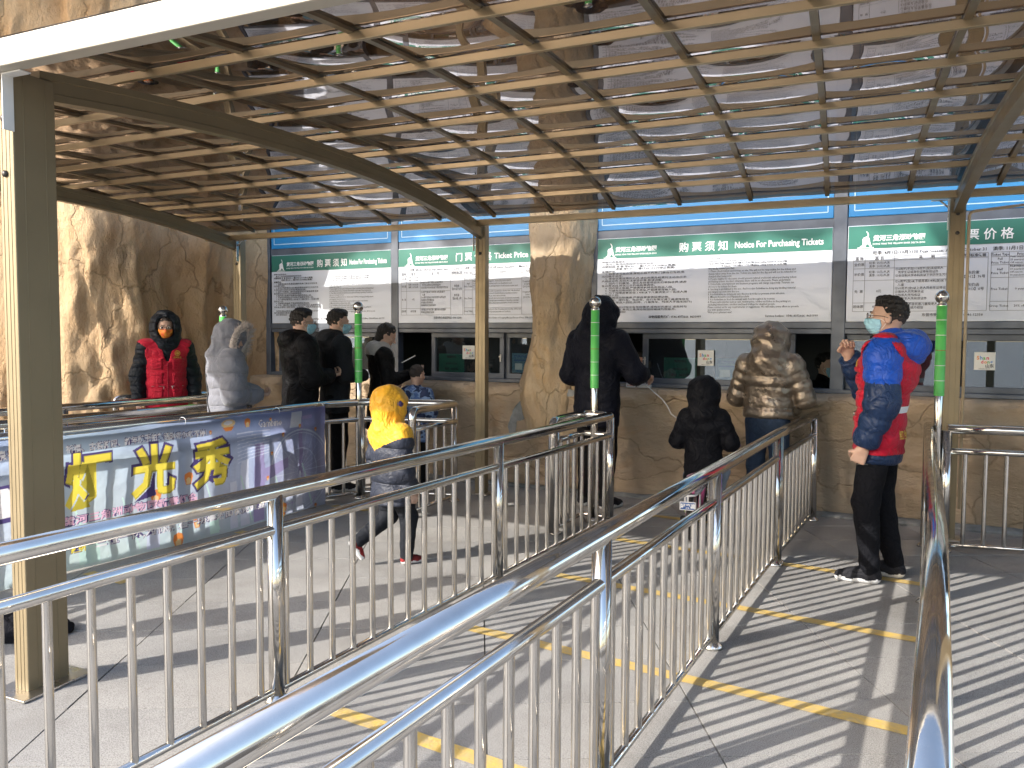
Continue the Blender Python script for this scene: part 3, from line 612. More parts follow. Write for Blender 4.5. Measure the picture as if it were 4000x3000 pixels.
for q, u in enumerate(ARCH):
    # curved rib: flanged box section swept along the arch
    b = MB(); n = 36; V = []; hw = .03
    prof2 = [(-hw, 0), (hw, 0), (hw, .03), (hw-.006, .034), (hw-.006, .084), (hw, .088), (hw, RISE), (-hw, RISE), (-hw, .088), (-hw+.006, .084), (-hw+.006, .034), (-hw, .03)]
    vA, vB = .02, 4.66
    for i in range(n+1):
        v = vA+(vB-vA)*i/n; V += [CP(u+a, v, zlow(v)+b_) for a, b_ in prof2]
    k = len(prof2); F = [(i*k+j, (i+1)*k+j, (i+1)*k+(j+1) % k, i*k+(j+1) % k) for i in range(n) for j in range(k)] + [tuple(range(k)), tuple(reversed(range(n*k, n*k+k)))]
    b.add(V, F); cpart('rib', b, ALU)
    # posts, back and front
    b = MB(); b.bbox(CP(u, -.02, 1.262), (.105, .09, 2.524), .004, M=MC)
    for s_ in (-.02, .02): b.bbox(CP(u+s_, .0265, 1.262), (.004, .004, 2.5), .001, M=MC)
    po = cpart('post', b, ALU)
    for z in (2.40, 2.26): bolt(CP(u, .026, z), -cb_*-1)
    b = MB(); b.bbox(CP(u, 4.70, 1.275), (.088, .20, 2.55), .006, M=MC)
    for s_ in (-.05, .05): b.bbox(CP(u+.0445, 4.70+s_, 1.275), (.004, .003, 2.54), .0008, M=MC)
    for s_ in (-.025, .0, .022): b.bbox(CP(u+s_, 4.8005, 1.275), (.003, .003, 2.54), .0008, M=MC)
    cpart('post', b, ALU)
    for z in (2.36, 2.14): bolt(CP(u-.005, 4.802, z), cb_)
    b = MB(); b.bbox(CP(u, 4.70, .008), (.22, .34, .012), .003, M=MC); cpart('base_plate', b, STEELDULL)
    b = MB(); b.bbox(CP(u, -.02, .008), (.2, .2, .012), .003, M=MC); cpart('base_plate', b, STEELDULL)
# eaves: the front beam that stands in the sun, the back beam and the gutter edge
b = MB(); b.bbox(CP((UL+UR)/2, 4.86, 2.575), (UR-UL, .075, .105), .006, M=MC); cpart('front_beam', b, ALUB)
b = MB(); b.bbox(CP((UL+UR)/2, .13, 2.525), (UR-UL, .05, .055), .004, M=MC); b.bbox(CP((UL+UR)/2, .163, 2.512), (UR-UL, .012, .028), .002, M=MC); cpart('back_beam', b, ALUP)
for v in PV:
    zb = ztop(v)+.012; sl = math.atan2(ztop(v+.05)-ztop(v-.05), .1)
    b = MB(); M2 = MC @ Matrix.Rotation(-sl, 3, 'X')
    b.bbox(CP((UL+UR)/2, v, zb+.026), (UR-UL, .028, .036), .003, M=M2); cpart('purlin', b, ALUP)
# battens under the sheet joints and the roof panels
rows = [.15]+PV+[4.88]; rz_ = lambda v: ztop(max(.0, min(v, 4.75)))+.066-.035*math.exp(-(v/.3)**2)
UK = [.20+.565*k for k in range(-6, 15)]
for uk in UK:
    b = MB(); n = 24; V = []
    for i in range(n+1):
        v = .15+4.7*i/n; V += [CP(uk+a, v, rz_(v)+c) for a, c in ((-.016, -.016), (.016, -.016), (.016, -.001), (-.016, -.001))]
    F = [(i*4+j, (i+1)*4+j, (i+1)*4+(j+1) % 4, i*4+(j+1) % 4) for i in range(n) for j in range(4)]
    b.add(V, F); b.add([CP(uk+a, .15+4.7*i/n, rz_(.15+4.7*i/n)+.006) for i in range(n+1) for a in (-.026, .026)], [(2*i, 2*i+2, 2*i+3, 2*i+1) for i in range(n)])
    cpart('batten', b, BATTEN)
edges = [UL]+UK+[UR]
rp_ = random.Random(3)
for a_, b_ in zip(edges[:-1], edges[1:]):
    for v0, v1 in zip(rows[:-1], rows[1:]):
        m = MB(); n = 9; bow = rp_.uniform(-.022, -.003); tw = rp_.uniform(-.006, .006); V = []; ph = rp_.uniform(0, 6)
        for j in range(n+1):
            for i in range(n+1):
                s_, t_ = i/n, j/n; u = a_+(b_-a_)*s_; v = v0+(v1-v0)*t_
                z = rz_(v) + bow*(4*s_*(1-s_))*(4*t_*(1-t_)) + tw*(s_-.5)*math.sin(math.pi*t_) + .002*math.sin(5*s_+ph)*math.sin(math.pi*t_)
                V.append(CP(u, v, z))
        m.add(V, [(j*(n+1)+i, j*(n+1)+i+1, (j+1)*(n+1)+i+1, (j+1)*(n+1)+i) for j in range(n) for i in range(n)], 0, True)
        cpart('roof_panel', m, SHEET)
# corner brackets
def bracket(u, v, s_, m_, wd=.05, back=False):
    b = MB(); z = 2.50 if back else 2.522
    b.bbox(CP(u+s_*.02, v, z-.11), (.006, wd, .22), .002, M=MC); b.bbox(CP(u+s_*.075, v, z-.004), (.115, wd, .006), .002, M=MC)
    if back: b.tube([CP(u+s_*.022, v, z-.055), CP(u+s_*.075, v, z-.006)], .007, 8)
    cpart('corner_bracket', b, m_)
bracket(.028, 4.82, 1, WHITEPAINT, .05); bracket(-.028+3.90, .065, -1, STEELDULL, .04, True); bracket(-2.98+.03, .065, 1, STEELDULL, .04, True)
bracket(-.03, .065, -1, STEELDULL, .03, True)
# wire net stretched over the back half of the roof
b = MB()
for i in range(0, 116): 
    u = UL + .1*i; b.add([CP(u+d, v, rz_(v)+.03) for v in np.linspace(.25, 3.0, 14) for d in (0, .0045)], [(2*k, 2*k+2, 2*k+3, 2*k+1) for k in range(13)])
for v in np.linspace(.25, 3.0, 29): b.add([CP(UL, v, rz_(v)+.031), CP(UR, v, rz_(v)+.031), CP(UR, v+.0045, rz_(v)+.031), CP(UL, v+.0045, rz_(v)+.031)], [(0, 1, 2, 3)])
tag(cpart('wire_net', b, mat('net_wire', (.09, .075, .06), .6, .3)), kind='stuff')
# beige conduit by the right post
p3 = CP(3.92, 0, 0)
b = MB(); b.tube([p3+Vector((.075, -.07, .25)), p3+Vector((.075, -.07, 2.37)), p3+Vector((.085, -.07, 2.395)), p3+Vector((.11, -.07, 2.405)), p3+Vector((1.2, -.02, 2.5))], .0105, 10)
tag(build('conduit', b, mat('beige_conduit', (.48, .38, .25), .45)), 'beige conduit running down beside the rightmost canopy post', 'pipe')

# ------------------------------------------------------------------ steel queue barriers
FLANGE = MB().lathe([(.0325, .030), (.036, .026), (.05, .012), (.052, .0), (.0, .0)], 18).mesh('flange', STEEL)
def smooth_corner(pts, r):
    """polyline with its inner corners rounded"""
    pts = [Vector(p) for p in pts]; out = [pts[0]]
    for i in range(1, len(pts)-1):
        a, b, c = pts[i-1], pts[i], pts[i+1]; d0 = (a-b).normalized(); d1 = (c-b).normalized(); rr = min(r, (a-b).length*.45, (c-b).length*.45)
        p0, p1 = b+d0*rr, b+d1*rr
        for k in range(7):
            t = k/6; out.append(p0*(1-t)**2 + b*2*t*(1-t) + p1*t*t)
    return out + [pts[-1]]
BARC = {}
def barrier(label, path, posts, zt=.865, sp=.148, first=.0, zm=None, zb=.06, round_start=False, round_end=False, group='stainless queue barriers', poles=()):
    """path: list of (x, y); posts: distances along the path; poles: [(distance, side offset, ztop)]"""
    zm = zm or zt-.155; P = [Vector((*p, 0)) for p in path]; L = [0]
    for i in range(1, len(P)): L.append(L[-1]+(P[i]-P[i-1]).length)
    def at(s_):
        s_ = max(0, min(L[-1], s_)); i = max(k for k in range(len(L)-1) if L[k] <= s_+1e-9); q = (s_-L[i])/(L[i+1]-L[i]); return P[i].lerp(P[i+1], q)
    t = thing('queue_barrier', label, 'barrier', at(L[-1]/2), group=group); off = t.location.copy()
    def part(name, mb, par=None):
        o = build(name, mb, STEEL, par or t); o.matrix_parent_inverse = Matrix.Translation(-off) if par is None else Matrix(); return o
    top = [p+Vector((0, 0, zt)) for p in P]
    if round_start: top = [top[0]+Vector((0, 0, -(zt-.02)))] + top
    if round_end: top = top + [top[-1]+Vector((0, 0, -(zt-.02)))]
    b = MB(); b.tube(smooth_corner(top, .075), .0335, 20); part('top_rail', b)
    b = MB(); b.tube(smooth_corner([p+Vector((0, 0, zm)) for p in P], .03), .0225, 16); part('middle_rail', b)
    b = MB(); b.tube(smooth_corner([p+Vector((0, 0, zb)) for p in P], .03), .016, 12); part('bottom_rail', b)
    for s_ in posts:
        p = at(s_); o = link('post', MB().tube([(0, 0, .0), (0, 0, zt-.01)], .0325, 18).mesh('post', STEEL), t); o.location = p-off
        f = link('flange', FLANGE, o)
    key = (round(zm, 3), zb)
    if key not in BARC: BARC[key] = MB().tube([(0, 0, zb), (0, 0, zm)], .0148, 12, caps=False).mesh('bar', STEEL)
    s_ = first
    while s_ < L[-1]-.03:
        if s_ > .03 and min([abs(s_-q) for q in posts] or [9]) > .05:
            p = at(s_)
            o = link('bar', BARC[key], t); o.location = p-off
        s_ += sp
    for s_, so, z1 in poles:
        p = at(s_)+Vector((so, 0, 0)); pole(t, p-off, z1)
    return t
GREENS = mat('green_sleeve', (.13, .62, .14), .42, var=.1, vscale=4); LINEW = mat('sleeve_line', (.75, .80, .72), .5); LINEB = mat('sleeve_brown_line', (.35, .22, .05), .5)
def pole(parent, loc, z1):
    po = link('pole', MB().tube([(0, 0, 0), (0, 0, z1-.05)], .0275, 18).mesh('pole', STEEL), parent); po.location = loc
    b = MB(); b.lathe([(.0, -.045)]+[(.047*math.sin(a), -.047*math.cos(a)) for a in np.linspace(.2, math.pi, 14)], 20, (0, 0, z1-.047)); b.lathe([(.034, 0), (.034, .012), (.03, .014)], 18, (0, 0, z1-.108)); build('ball', b, STEEL, po)
    b = MB(); zs0, zs1 = z1-.735, z1-.102; b.lathe([(.0335, zs0), (.0335, zs1), (.0285, zs1+.001)], 22); 
    for k in range(1, 6): z = zs0+(zs1-zs0)*k/6; b.lathe([(.0338, z-.0025), (.0341, z), (.0338, z+.0025)], 22, mi=1 if k != 3 else 2)
    build('sleeve', b, [GREENS, LINEW, LINEB], po); link('flange', FLANGE, po)
# A: left of the yellow jacket lane edge, with a short return at its far end
barrier('long steel barrier between the yellow-jacketed child and the camera, ending by the navy coat', [(-2.40, .75), (-2.40, 3.3), (-2.36, 6.33), (-2.62, 6.36), (-2.60, 5.72)], [.12, 1.82, 3.71, 5.55, 6.43], zb=.045, sp=.148, first=.1, round_end=True, poles=[(5.72, -.02, 1.815)])
barrier('long steel barrier running from the foreground to the bronze jacket', [(-.955, .55), (-.965, 3.9), (-.965, 5.68), (-.94, 7.24)], [.1, 1.95, 3.45, 5.12, 5.17, 6.66], sp=.148, first=.12)
barrier('steel barrier right below the camera beside the boy in the red vest', [(.0, .35), (-.01, 3.0), (-.10, 6.72)], [.2, 1.75, 3.35, 4.9, 6.34], sp=.148, first=.1)
barrier('steel barrier crossing in front of the wall at the right edge', [(.02, 6.60), (.55, 6.70), (2.2, 7.0)], [.0, 1.6], sp=.128, first=.12, zb=.05, poles=[(.0, -.06, 1.83)])
barrier('steel barrier carrying the purple banner, turning back towards the child in yellow', [(-4.885, .9), (-4.875, 5.8), (-4.74, 6.22), (-3.90, 6.50), (-3.86, 5.72)], [.05, 1.62, 3.2, 4.75, 5.33, 6.2], zt=.885, sp=.148, first=.1, round_end=True, poles=[(5.30, .0, 1.80)])
barrier('steel barrier just behind the purple banner, left of the grey puffer coat', [(-5.68, 1.6), (-5.62, 3.8), (-5.50, 5.62)], [.3, 1.9, 3.98], zt=.885, sp=.148, first=.1, round_end=False)
barrier('steel barrier farthest left, in front of the volunteer in the black hood', [(-6.62, 2.6), (-6.52, 4.2), (-6.30, 6.15)], [.3, 1.9, 3.52], zt=.885, sp=.148, first=.1, poles=[(3.50, -.02, 1.78)])
barrier('short steel barrier with a rounded end behind the volunteer in the black hood', [(-7.06, 5.42), (-6.86, 6.0), (-6.62, 6.62)], [1.15], zt=.885, sp=.14, first=.12, round_start=True)

# ------------------------------------------------------------------ fabric banner tied to the barrier
def banner_mat():
    m, n, l, p = node_mat('banner_print'); out = n['Material Output']; p.inputs['Roughness'].default_value = .55
    at = N(n, 'ShaderNodeAttribute'); at.attribute_name = 'print'
    l.new(at.outputs[0], p.inputs['Base Color'])
    tr = N(n, 'ShaderNodeBsdfTranslucent'); l.new(at.outputs[0], tr.inputs[0]); mx = N(n, 'ShaderNodeMixShader', i_0=.68); l.new(p.outputs[0], mx.inputs[1]); l.new(tr.outputs[0], mx.inputs[2]); l.new(mx.outputs[0], out.inputs[0]); return m
BANNER = banner_mat()
BX = -4.80
def bwave(y, z): return .012*math.sin(y*3.1+1)*(1-z) + .006*math.sin(y*11+z*3)*(1.1-z) + .004*math.sin(z*9+y*2) + .010*fbm(y*2, z*3, 1)
banner = thing('hanging_banner', 'purple and teal lantern festival banner with big yellow characters, tied along a barrier', 'banner', (BX, 4.2, 0))
BI = [(.86, .72, .10), (.085, .065, .20), (.86, .86, .90), (.82, .52, .68), (.85, .30, .08), (.90, .68, .36), (.70, .76, .93), (.42, .38, .68), (.62, .85, .80), (.50, .43, .06)]
P = Print()
def lantern(y, z, r, big=False):
    P.poly([(y-r*.55, z-r), (y+r*.55, z-r), (y+r*.95, z+.25*r), (y+r*.75, z+.9*r), (y, z+1.15*r), (y-r*.75, z+.9*r), (y-r*.95, z+.25*r)], 4, .0015); P.poly([(y-r*.4, z-r*.95), (y+r*.4, z-r*.95), (y+r*.5, z-.1*r), (y, z+.3*r), (y-r*.5, z-.1*r)], 5, .002)
# towers, rays and wheel of the picture
for k, (y, wd, h, mi) in enumerate(((4.82, .10, .62, 6), (4.98, .12, .75, 7), (5.12, .06, .5, 6), (4.70, .08, .45, 6), (3.95, .10, .40, 6), (3.48, .14, .35, 8), (4.5, .09, .36, 8), (5.46, .05, .9, 7))):
    P.poly([(y-wd/2, .03), (y+wd/2, .03), (y+wd*.42, h*.86), (y-wd*.42, h*.86)], mi, .0006)
for k in range(9): z = .55+.028*k; P.line(4.74, z-.03, 5.10, z+.02-.006*k, .006, 6, .001)
for k in range(7): y = 3.5+.35*k; P.line(y, .05, y-.12, .42, .012, 8, .0008)
P.poly([(4.93, .30), (5.30, .42), (5.30, .50), (4.93, .42)], 7, .0012)
P.ring(5.45, .36, .36, .36, .014, 6, .001); P.ring(5.45, .36, .33, .33, .006, 6, .001); P.ring(5.45, .36, .2, .2, .006, 6, .001)
for k in range(24): a = 2*math.pi*k/24; P.line(5.45+.03*math.cos(a), .36+.03*math.sin(a), 5.45+.34*math.cos(a), .36+.34*math.sin(a), .0025, 6, .0012)
for k in range(12): a = 2*math.pi*k/12; lantern(5.45+.385*math.cos(a), .36+.385*math.sin(a), .016)
P.poly([(5.40, .03), (5.50, .03), (5.46, .36), (5.44, .36)], 6, .0009)
for y in (5.28, 5.35, 5.62): 
    P.line(y, .03, y+.01, .10, .006, 7, .001)
    for a in (-.9, -.3, .3, .9): P.line(y+.01, .10, y+.01+.04*math.sin(a), .10+.02*math.cos(a*1.6), .006, 7, .001)
P.poly([(5.33, .74), (5.46, .74), (5.47, .87), (5.34, .87)], 6, .0007); P.poly([(5.48, .80), (5.60, .80), (5.60, .83), (5.48, .83)], 7, .0009)
for y, z, r in ((4.268, .475, .042), (3.984, .382, .046), (4.155, .045, .05), (4.339, .145, .04), (5.258, .083, .035), (4.852, .816, .032), (4.10, .60, .01), (5.1, .83, .014), (4.48, .79, .014)): lantern(y, z, r)
P.disc(4.66, .835, .07, .032, 5, .0016); P.disc(4.66, .84, .045, .016, 2, .002); P.poly([(4.6, .81), (4.72, .81), (4.69, .78), (4.63, .78)], 4, .0018)
def big(ch, y0, z0, wd, h):
    V, F = text_geo(ch, 1, bold=.045, res=2); x0 = min(v[0] for v in V); x1 = max(v[0] for v in V); a0 = min(v[1] for v in V); a1 = max(v[1] for v in V)
    V2, F2 = text_geo(ch, 1, bold=.085, res=2); V3, F3 = text_geo(ch, 1, bold=.03, res=2)
    m_ = lambda VV, dx=0, dz=0, l_=0: [(y0+(a-x0)/(x1-x0)*wd+dx, z0+(c-a0)/(a1-a0)*h+dz, l_) for a, c in VV]
    P.mb.add(m_(V2, l_=.003), F2, 1); P.mb.add(m_(V, .004, -.004, .0034), F, 9); P.mb.add(m_(V3, 0, 0, .0038), F3, 0)
big('灯', 3.315, .395, .33, .375); big('光', 3.79, .388, .36, .365); big('秀', 4.30, .38, .375, .362); big('园', 3.36, .12, .09, .075)
P.poly([(2.2, .42), (3.03, .40), (3.07, .52), (2.95, .56), (3.0, .62), (2.2, .66)], 1, .0028); P.poly([(2.2, .45), (3.0, .43), (3.04, .51), (2.92, .54), (2.97, .60), (2.2, .63)], 2, .0032); P.poly([(2.4, .16), (3.08, .17), (3.08, .24), (2.4, .24)], 3, .0028)
def row(s_, y0, y1, z, size, mi, o=.06, bold=.025):
    for l_, bb, m_ in ((.003, o, 1), (.0036, bold, mi)):
        V, F = text_geo(s_, size, bold=bb, res=1); x0 = min(v[0] for v in V); x1 = max(v[0] for v in V); P.mb.add([(y0+(a-x0)/(x1-x0)*(y1-y0), z+c, l_) for a, c in V], F, m_)
row('祈福、古装游园、新年随手拍等活动带你嗨不停!', 3.33, 4.44, .775, .052, 2); row('泉有', 2.9, 3.03, .775, .06, 2)
row('黄河三角洲动物园新春灯会', 3.30, 4.35, .31, .062, 3); row('三位一体,为你打造一场璀璨的视觉盛宴', 3.52, 5.05, .130, .062, 2)
row('Gambino', 4.965, 5.235, .775, .085, 2, .02, .008)
NY, NZ = 760, 178; Y0, Y1, Z0, Z1 = 2.1, 5.76, .012, .884
yy, zz = np.meshgrid(np.linspace(Y0, Y1, NY+1), np.linspace(Z0, Z1, NZ+1)); C3 = lambda st, t: np.stack([np.interp(t, [q[0] for q in st], [q[1][k] for q in st]) for k in range(3)], -1)
hcol = C3([(0, (.34, .42, .70)), (.3, (.52, .74, .72)), (.55, (.48, .62, .76)), (.75, (.22, .36, .68)), (1., (.36, .32, .66))], (yy-2.4)/3.4)
vcol = C3([(0., (.68, .82, .78)), (.3, (.62, .64, .80)), (.62, (.52, .58, .80)), (.9, (.18, .22, .58))], zz)
cl_ = .5+.5*np.sin(yy*5+np.sin(zz*7+yy*2)*1.6)*np.sin(zz*6+yy*3.3)
pic = ((hcol*.5+vcol*.5)*(.86+.22*cl_[..., None]))**.86
order = sorted(range(len(P.mb.f)), key=lambda k: P.mb.v[P.mb.f[k][0]][2])
hy, hz = (Y1-Y0)/NY, (Z1-Z0)/NZ
for k in order:
    q = [P.mb.v[i] for i in P.mb.f[k]]; col = BI[P.mb.m[k]]
    i0 = max(0, int((min(p[0] for p in q)-Y0)/hy)); i1 = min(NY, int((max(p[0] for p in q)-Y0)/hy)+1); j0 = max(0, int((min(p[1] for p in q)-Z0)/hz)); j1 = min(NZ, int((max(p[1] for p in q)-Z0)/hz)+1)
    if i1 < i0 or j1 < j0: continue
    gy_ = Y0+hy*np.arange(i0, i1+1)[None, :]; gz_ = Z0+hz*np.arange(j0, j1+1)[:, None]; c1 = np.ones((j1-j0+1, i1-i0+1), bool); c2 = c1.copy()
    for a, c in zip(q, q[1:]+q[:1]):
        e = (c[0]-a[0])*(gz_-a[1])-(c[1]-a[1])*(gy_-a[0]); c1 &= e >= -1e-9; c2 &= e <= 1e-9
    pic[j0:j1+1, i0:i1+1][c1 | c2] = col
P3 = [(BX+bwave(y, z), y, z - .014*abs(math.sin((y-2.1)*math.pi/.92))*z/.88 + .010*math.sin(y*2.3)*(1-z)) for y, z in zip(yy.ravel()[::1], zz.ravel())]
me = bpy.data.meshes.new('cloth'); idx = np.arange((NY+1)*(NZ+1)).reshape(NZ+1, NY+1)
quads = np.stack([idx[:-1, :-1], idx[:-1, 1:], idx[1:, 1:], idx[1:, :-1]], -1).reshape(-1, 4)
me.from_pydata(P3, [], quads.tolist()); ca_ = me.color_attributes.new('print', 'FLOAT_COLOR', 'POINT'); ca_.data.foreach_set('color', np.concatenate([np.clip(pic.reshape(-1, 3), 0, 1), np.ones(((NY+1)*(NZ+1), 1))], 1).ravel().astype(np.float32))
me.materials.append(BANNER); me.polygons.foreach_set('use_smooth', [True]*len(me.polygons)); bo = link('cloth', me, banner); bo.matrix_parent_inverse = Matrix.Translation((-BX, -4.2, 0))
for y in (2.3, 3.28, 4.25, 5.2, 5.74):
    b = MB(); z = .885; b.tube([Vector((-4.83+.034*math.cos(a), y+.003*math.sin(2*a), z-.012+.034*math.sin(a))) for a in np.linspace(-2.6, 1.9, 12)], .0022, 6); o = build('tie', b, WHITEP, banner); o.matrix_parent_inverse = Matrix.Translation((-BX, -4.2, 0))
# ------------------------------------------------------------------ people: signed-distance modelling
def _sd_cone(p, a, b, ra, rb, sc=(1, 1, 1), cut=None):
    s_ = np.array(sc, np.float32); q = p*s_; a = np.array(a, np.float32)*s_; b = np.array(b, np.float32)*s_
    ab = b-a; L2 = float(ab@ab)+1e-9; t = np.clip(((q-a)@ab)/L2, 0, 1)
    d = np.linalg.norm(q-a-t[:, None]*ab, axis=1)-(ra+(rb-ra)*t)
    return d
def _sd_ell(p, c, r):
    q = p-np.array(c, np.float32); r = np.array(r, np.float32); k0 = np.linalg.norm(q/r, axis=1); k1 = np.linalg.norm(q/(r*r), axis=1)+1e-9
    return k0*(k0-1)/k1
def smin(a, b, k):
    h = np.maximum(k-np.abs(a-b), 0)/k; return np.minimum(a, b)-h*h*k*.25
def smax(a, b, k): return -smin(-a, -b, k)
def surf(f, lo, hi, h):
    lo = np.array(lo, np.float32); n = [int(math.ceil((hi[i]-lo[i])/h))+1 for i in range(3)]
    g = np.stack(np.meshgrid(*[lo[i]+h*np.arange(n[i], dtype=np.float32) for i in range(3)], indexing='ij'), -1).reshape(-1, 3)
    # coarse pass keeps the fine evaluation near the surface
    val = f(g).reshape(n).astype(np.float32); s_ = val < 0
    c = [s_[i:n[0]-1+i, j:n[1]-1+j, k:n[2]-1+k] for i in (0, 1) for j in (0, 1) for k in (0, 1)]
    cnt = sum(x.astype(np.int8) for x in c); act = (cnt > 0) & (cnt < 8); I, J, K = np.nonzero(act)
    idx = -np.ones(act.shape, np.int32); idx[I, J, K] = np.arange(len(I)); acc = np.zeros((len(I), 3), np.float32); num = np.zeros(len(I), np.float32)
    for (a, b) in (((0,0,0),(1,0,0)),((0,1,0),(1,1,0)),((0,0,1),(1,0,1)),((0,1,1),(1,1,1)),((0,0,0),(0,1,0)),((1,0,0),(1,1,0)),((0,0,1),(0,1,1)),((1,0,1),(1,1,1)),((0,0,0),(0,0,1)),((1,0,0),(1,0,1)),((0,1,0),(0,1,1)),((1,1,0),(1,1,1))):
        va = val[I+a[0], J+a[1], K+a[2]]; vb = val[I+b[0], J+b[1], K+b[2]]; m = (va < 0) != (vb < 0); t = va/(va-vb+1e-12)
        P_ = np.array(a, np.float32)+t[:, None]*(np.array(b, np.float32)-np.array(a, np.float32)); acc[m] += P_[m]; num[m] += 1
    V = lo+h*(np.stack([I, J, K], -1)+acc/num[:, None]); Q = []
    for ax in range(3):
        o = [(1, 2), (2, 0), (0, 1)][ax]; sl = [slice(None)]*3; sl2 = [slice(None)]*3; sl[ax] = slice(0, -1); sl2[ax] = slice(1, None)
        A, B = s_[tuple(sl)], s_[tuple(sl2)]; e = np.argwhere(A != B); e = e[(e[:, o[0]] > 0) & (e[:, o[1]] > 0) & (e[:, o[0]] < n[o[0]]-1) & (e[:, o[1]] < n[o[1]]-1)]
        if not len(e): continue
        u = np.zeros(3, int); v = np.zeros(3, int); u[o[0]] = 1; v[o[1]] = 1
        q = np.stack([idx[tuple((e-u-v).T)], idx[tuple((e-v).T)], idx[tuple(e.T)], idx[tuple((e-u).T)]], -1); fl = ~A[tuple(e.T)]; q[fl] = q[fl][:, ::-1]; Q.append(q[(q >= 0).all(1)])
    return V, (np.concatenate(Q) if Q else np.zeros((0, 4), int))
def relax(V, Q, it=1, k=.5):
    for _ in range(it):
        acc = np.zeros_like(V); num = np.zeros(len(V), np.float32)
        for a, b in ((0, 1), (1, 2), (2, 3), (3, 0)):
            np.add.at(acc, Q[:, a], V[Q[:, b]]); np.add.at(acc, Q[:, b], V[Q[:, a]]); np.add.at(num, Q[:, a], 1); np.add.at(num, Q[:, b], 1)
        V = V*(1-k)+k*acc/np.maximum(num, 1)[:, None]
    return V
def np_mesh(name, parts, mats):
    """parts: [(V, Q, mi array or int)] -> one mesh"""
    vs_, fs, ms = [], [], []; o = 0
    for V, Q, mi in parts: vs_.append(V); fs.append(Q+o); ms.append(np.full(len(Q), mi) if np.isscalar(mi) else mi); o += len(V)
    V = np.concatenate(vs_); Q = np.concatenate(fs); me = bpy.data.meshes.new(name)
    me.vertices.add(len(V)); me.vertices.foreach_set('co', V.astype(np.float32).ravel()); me.loops.add(len(Q)*4); me.loops.foreach_set('vertex_index', Q.astype(np.int32).ravel())
    me.polygons.add(len(Q)); me.polygons.foreach_set('loop_start', np.arange(0, len(Q)*4, 4, dtype=np.int32)); me.polygons.foreach_set('loop_total', np.full(len(Q), 4, np.int32))
    for m in (mats if isinstance(mats, (list, tuple)) else [mats]): me.materials.append(m)
    me.polygons.foreach_set('material_index', np.concatenate(ms).astype(np.int32)); me.polygons.foreach_set('use_smooth', np.ones(len(Q), bool)); me.update(); me.validate(); return me

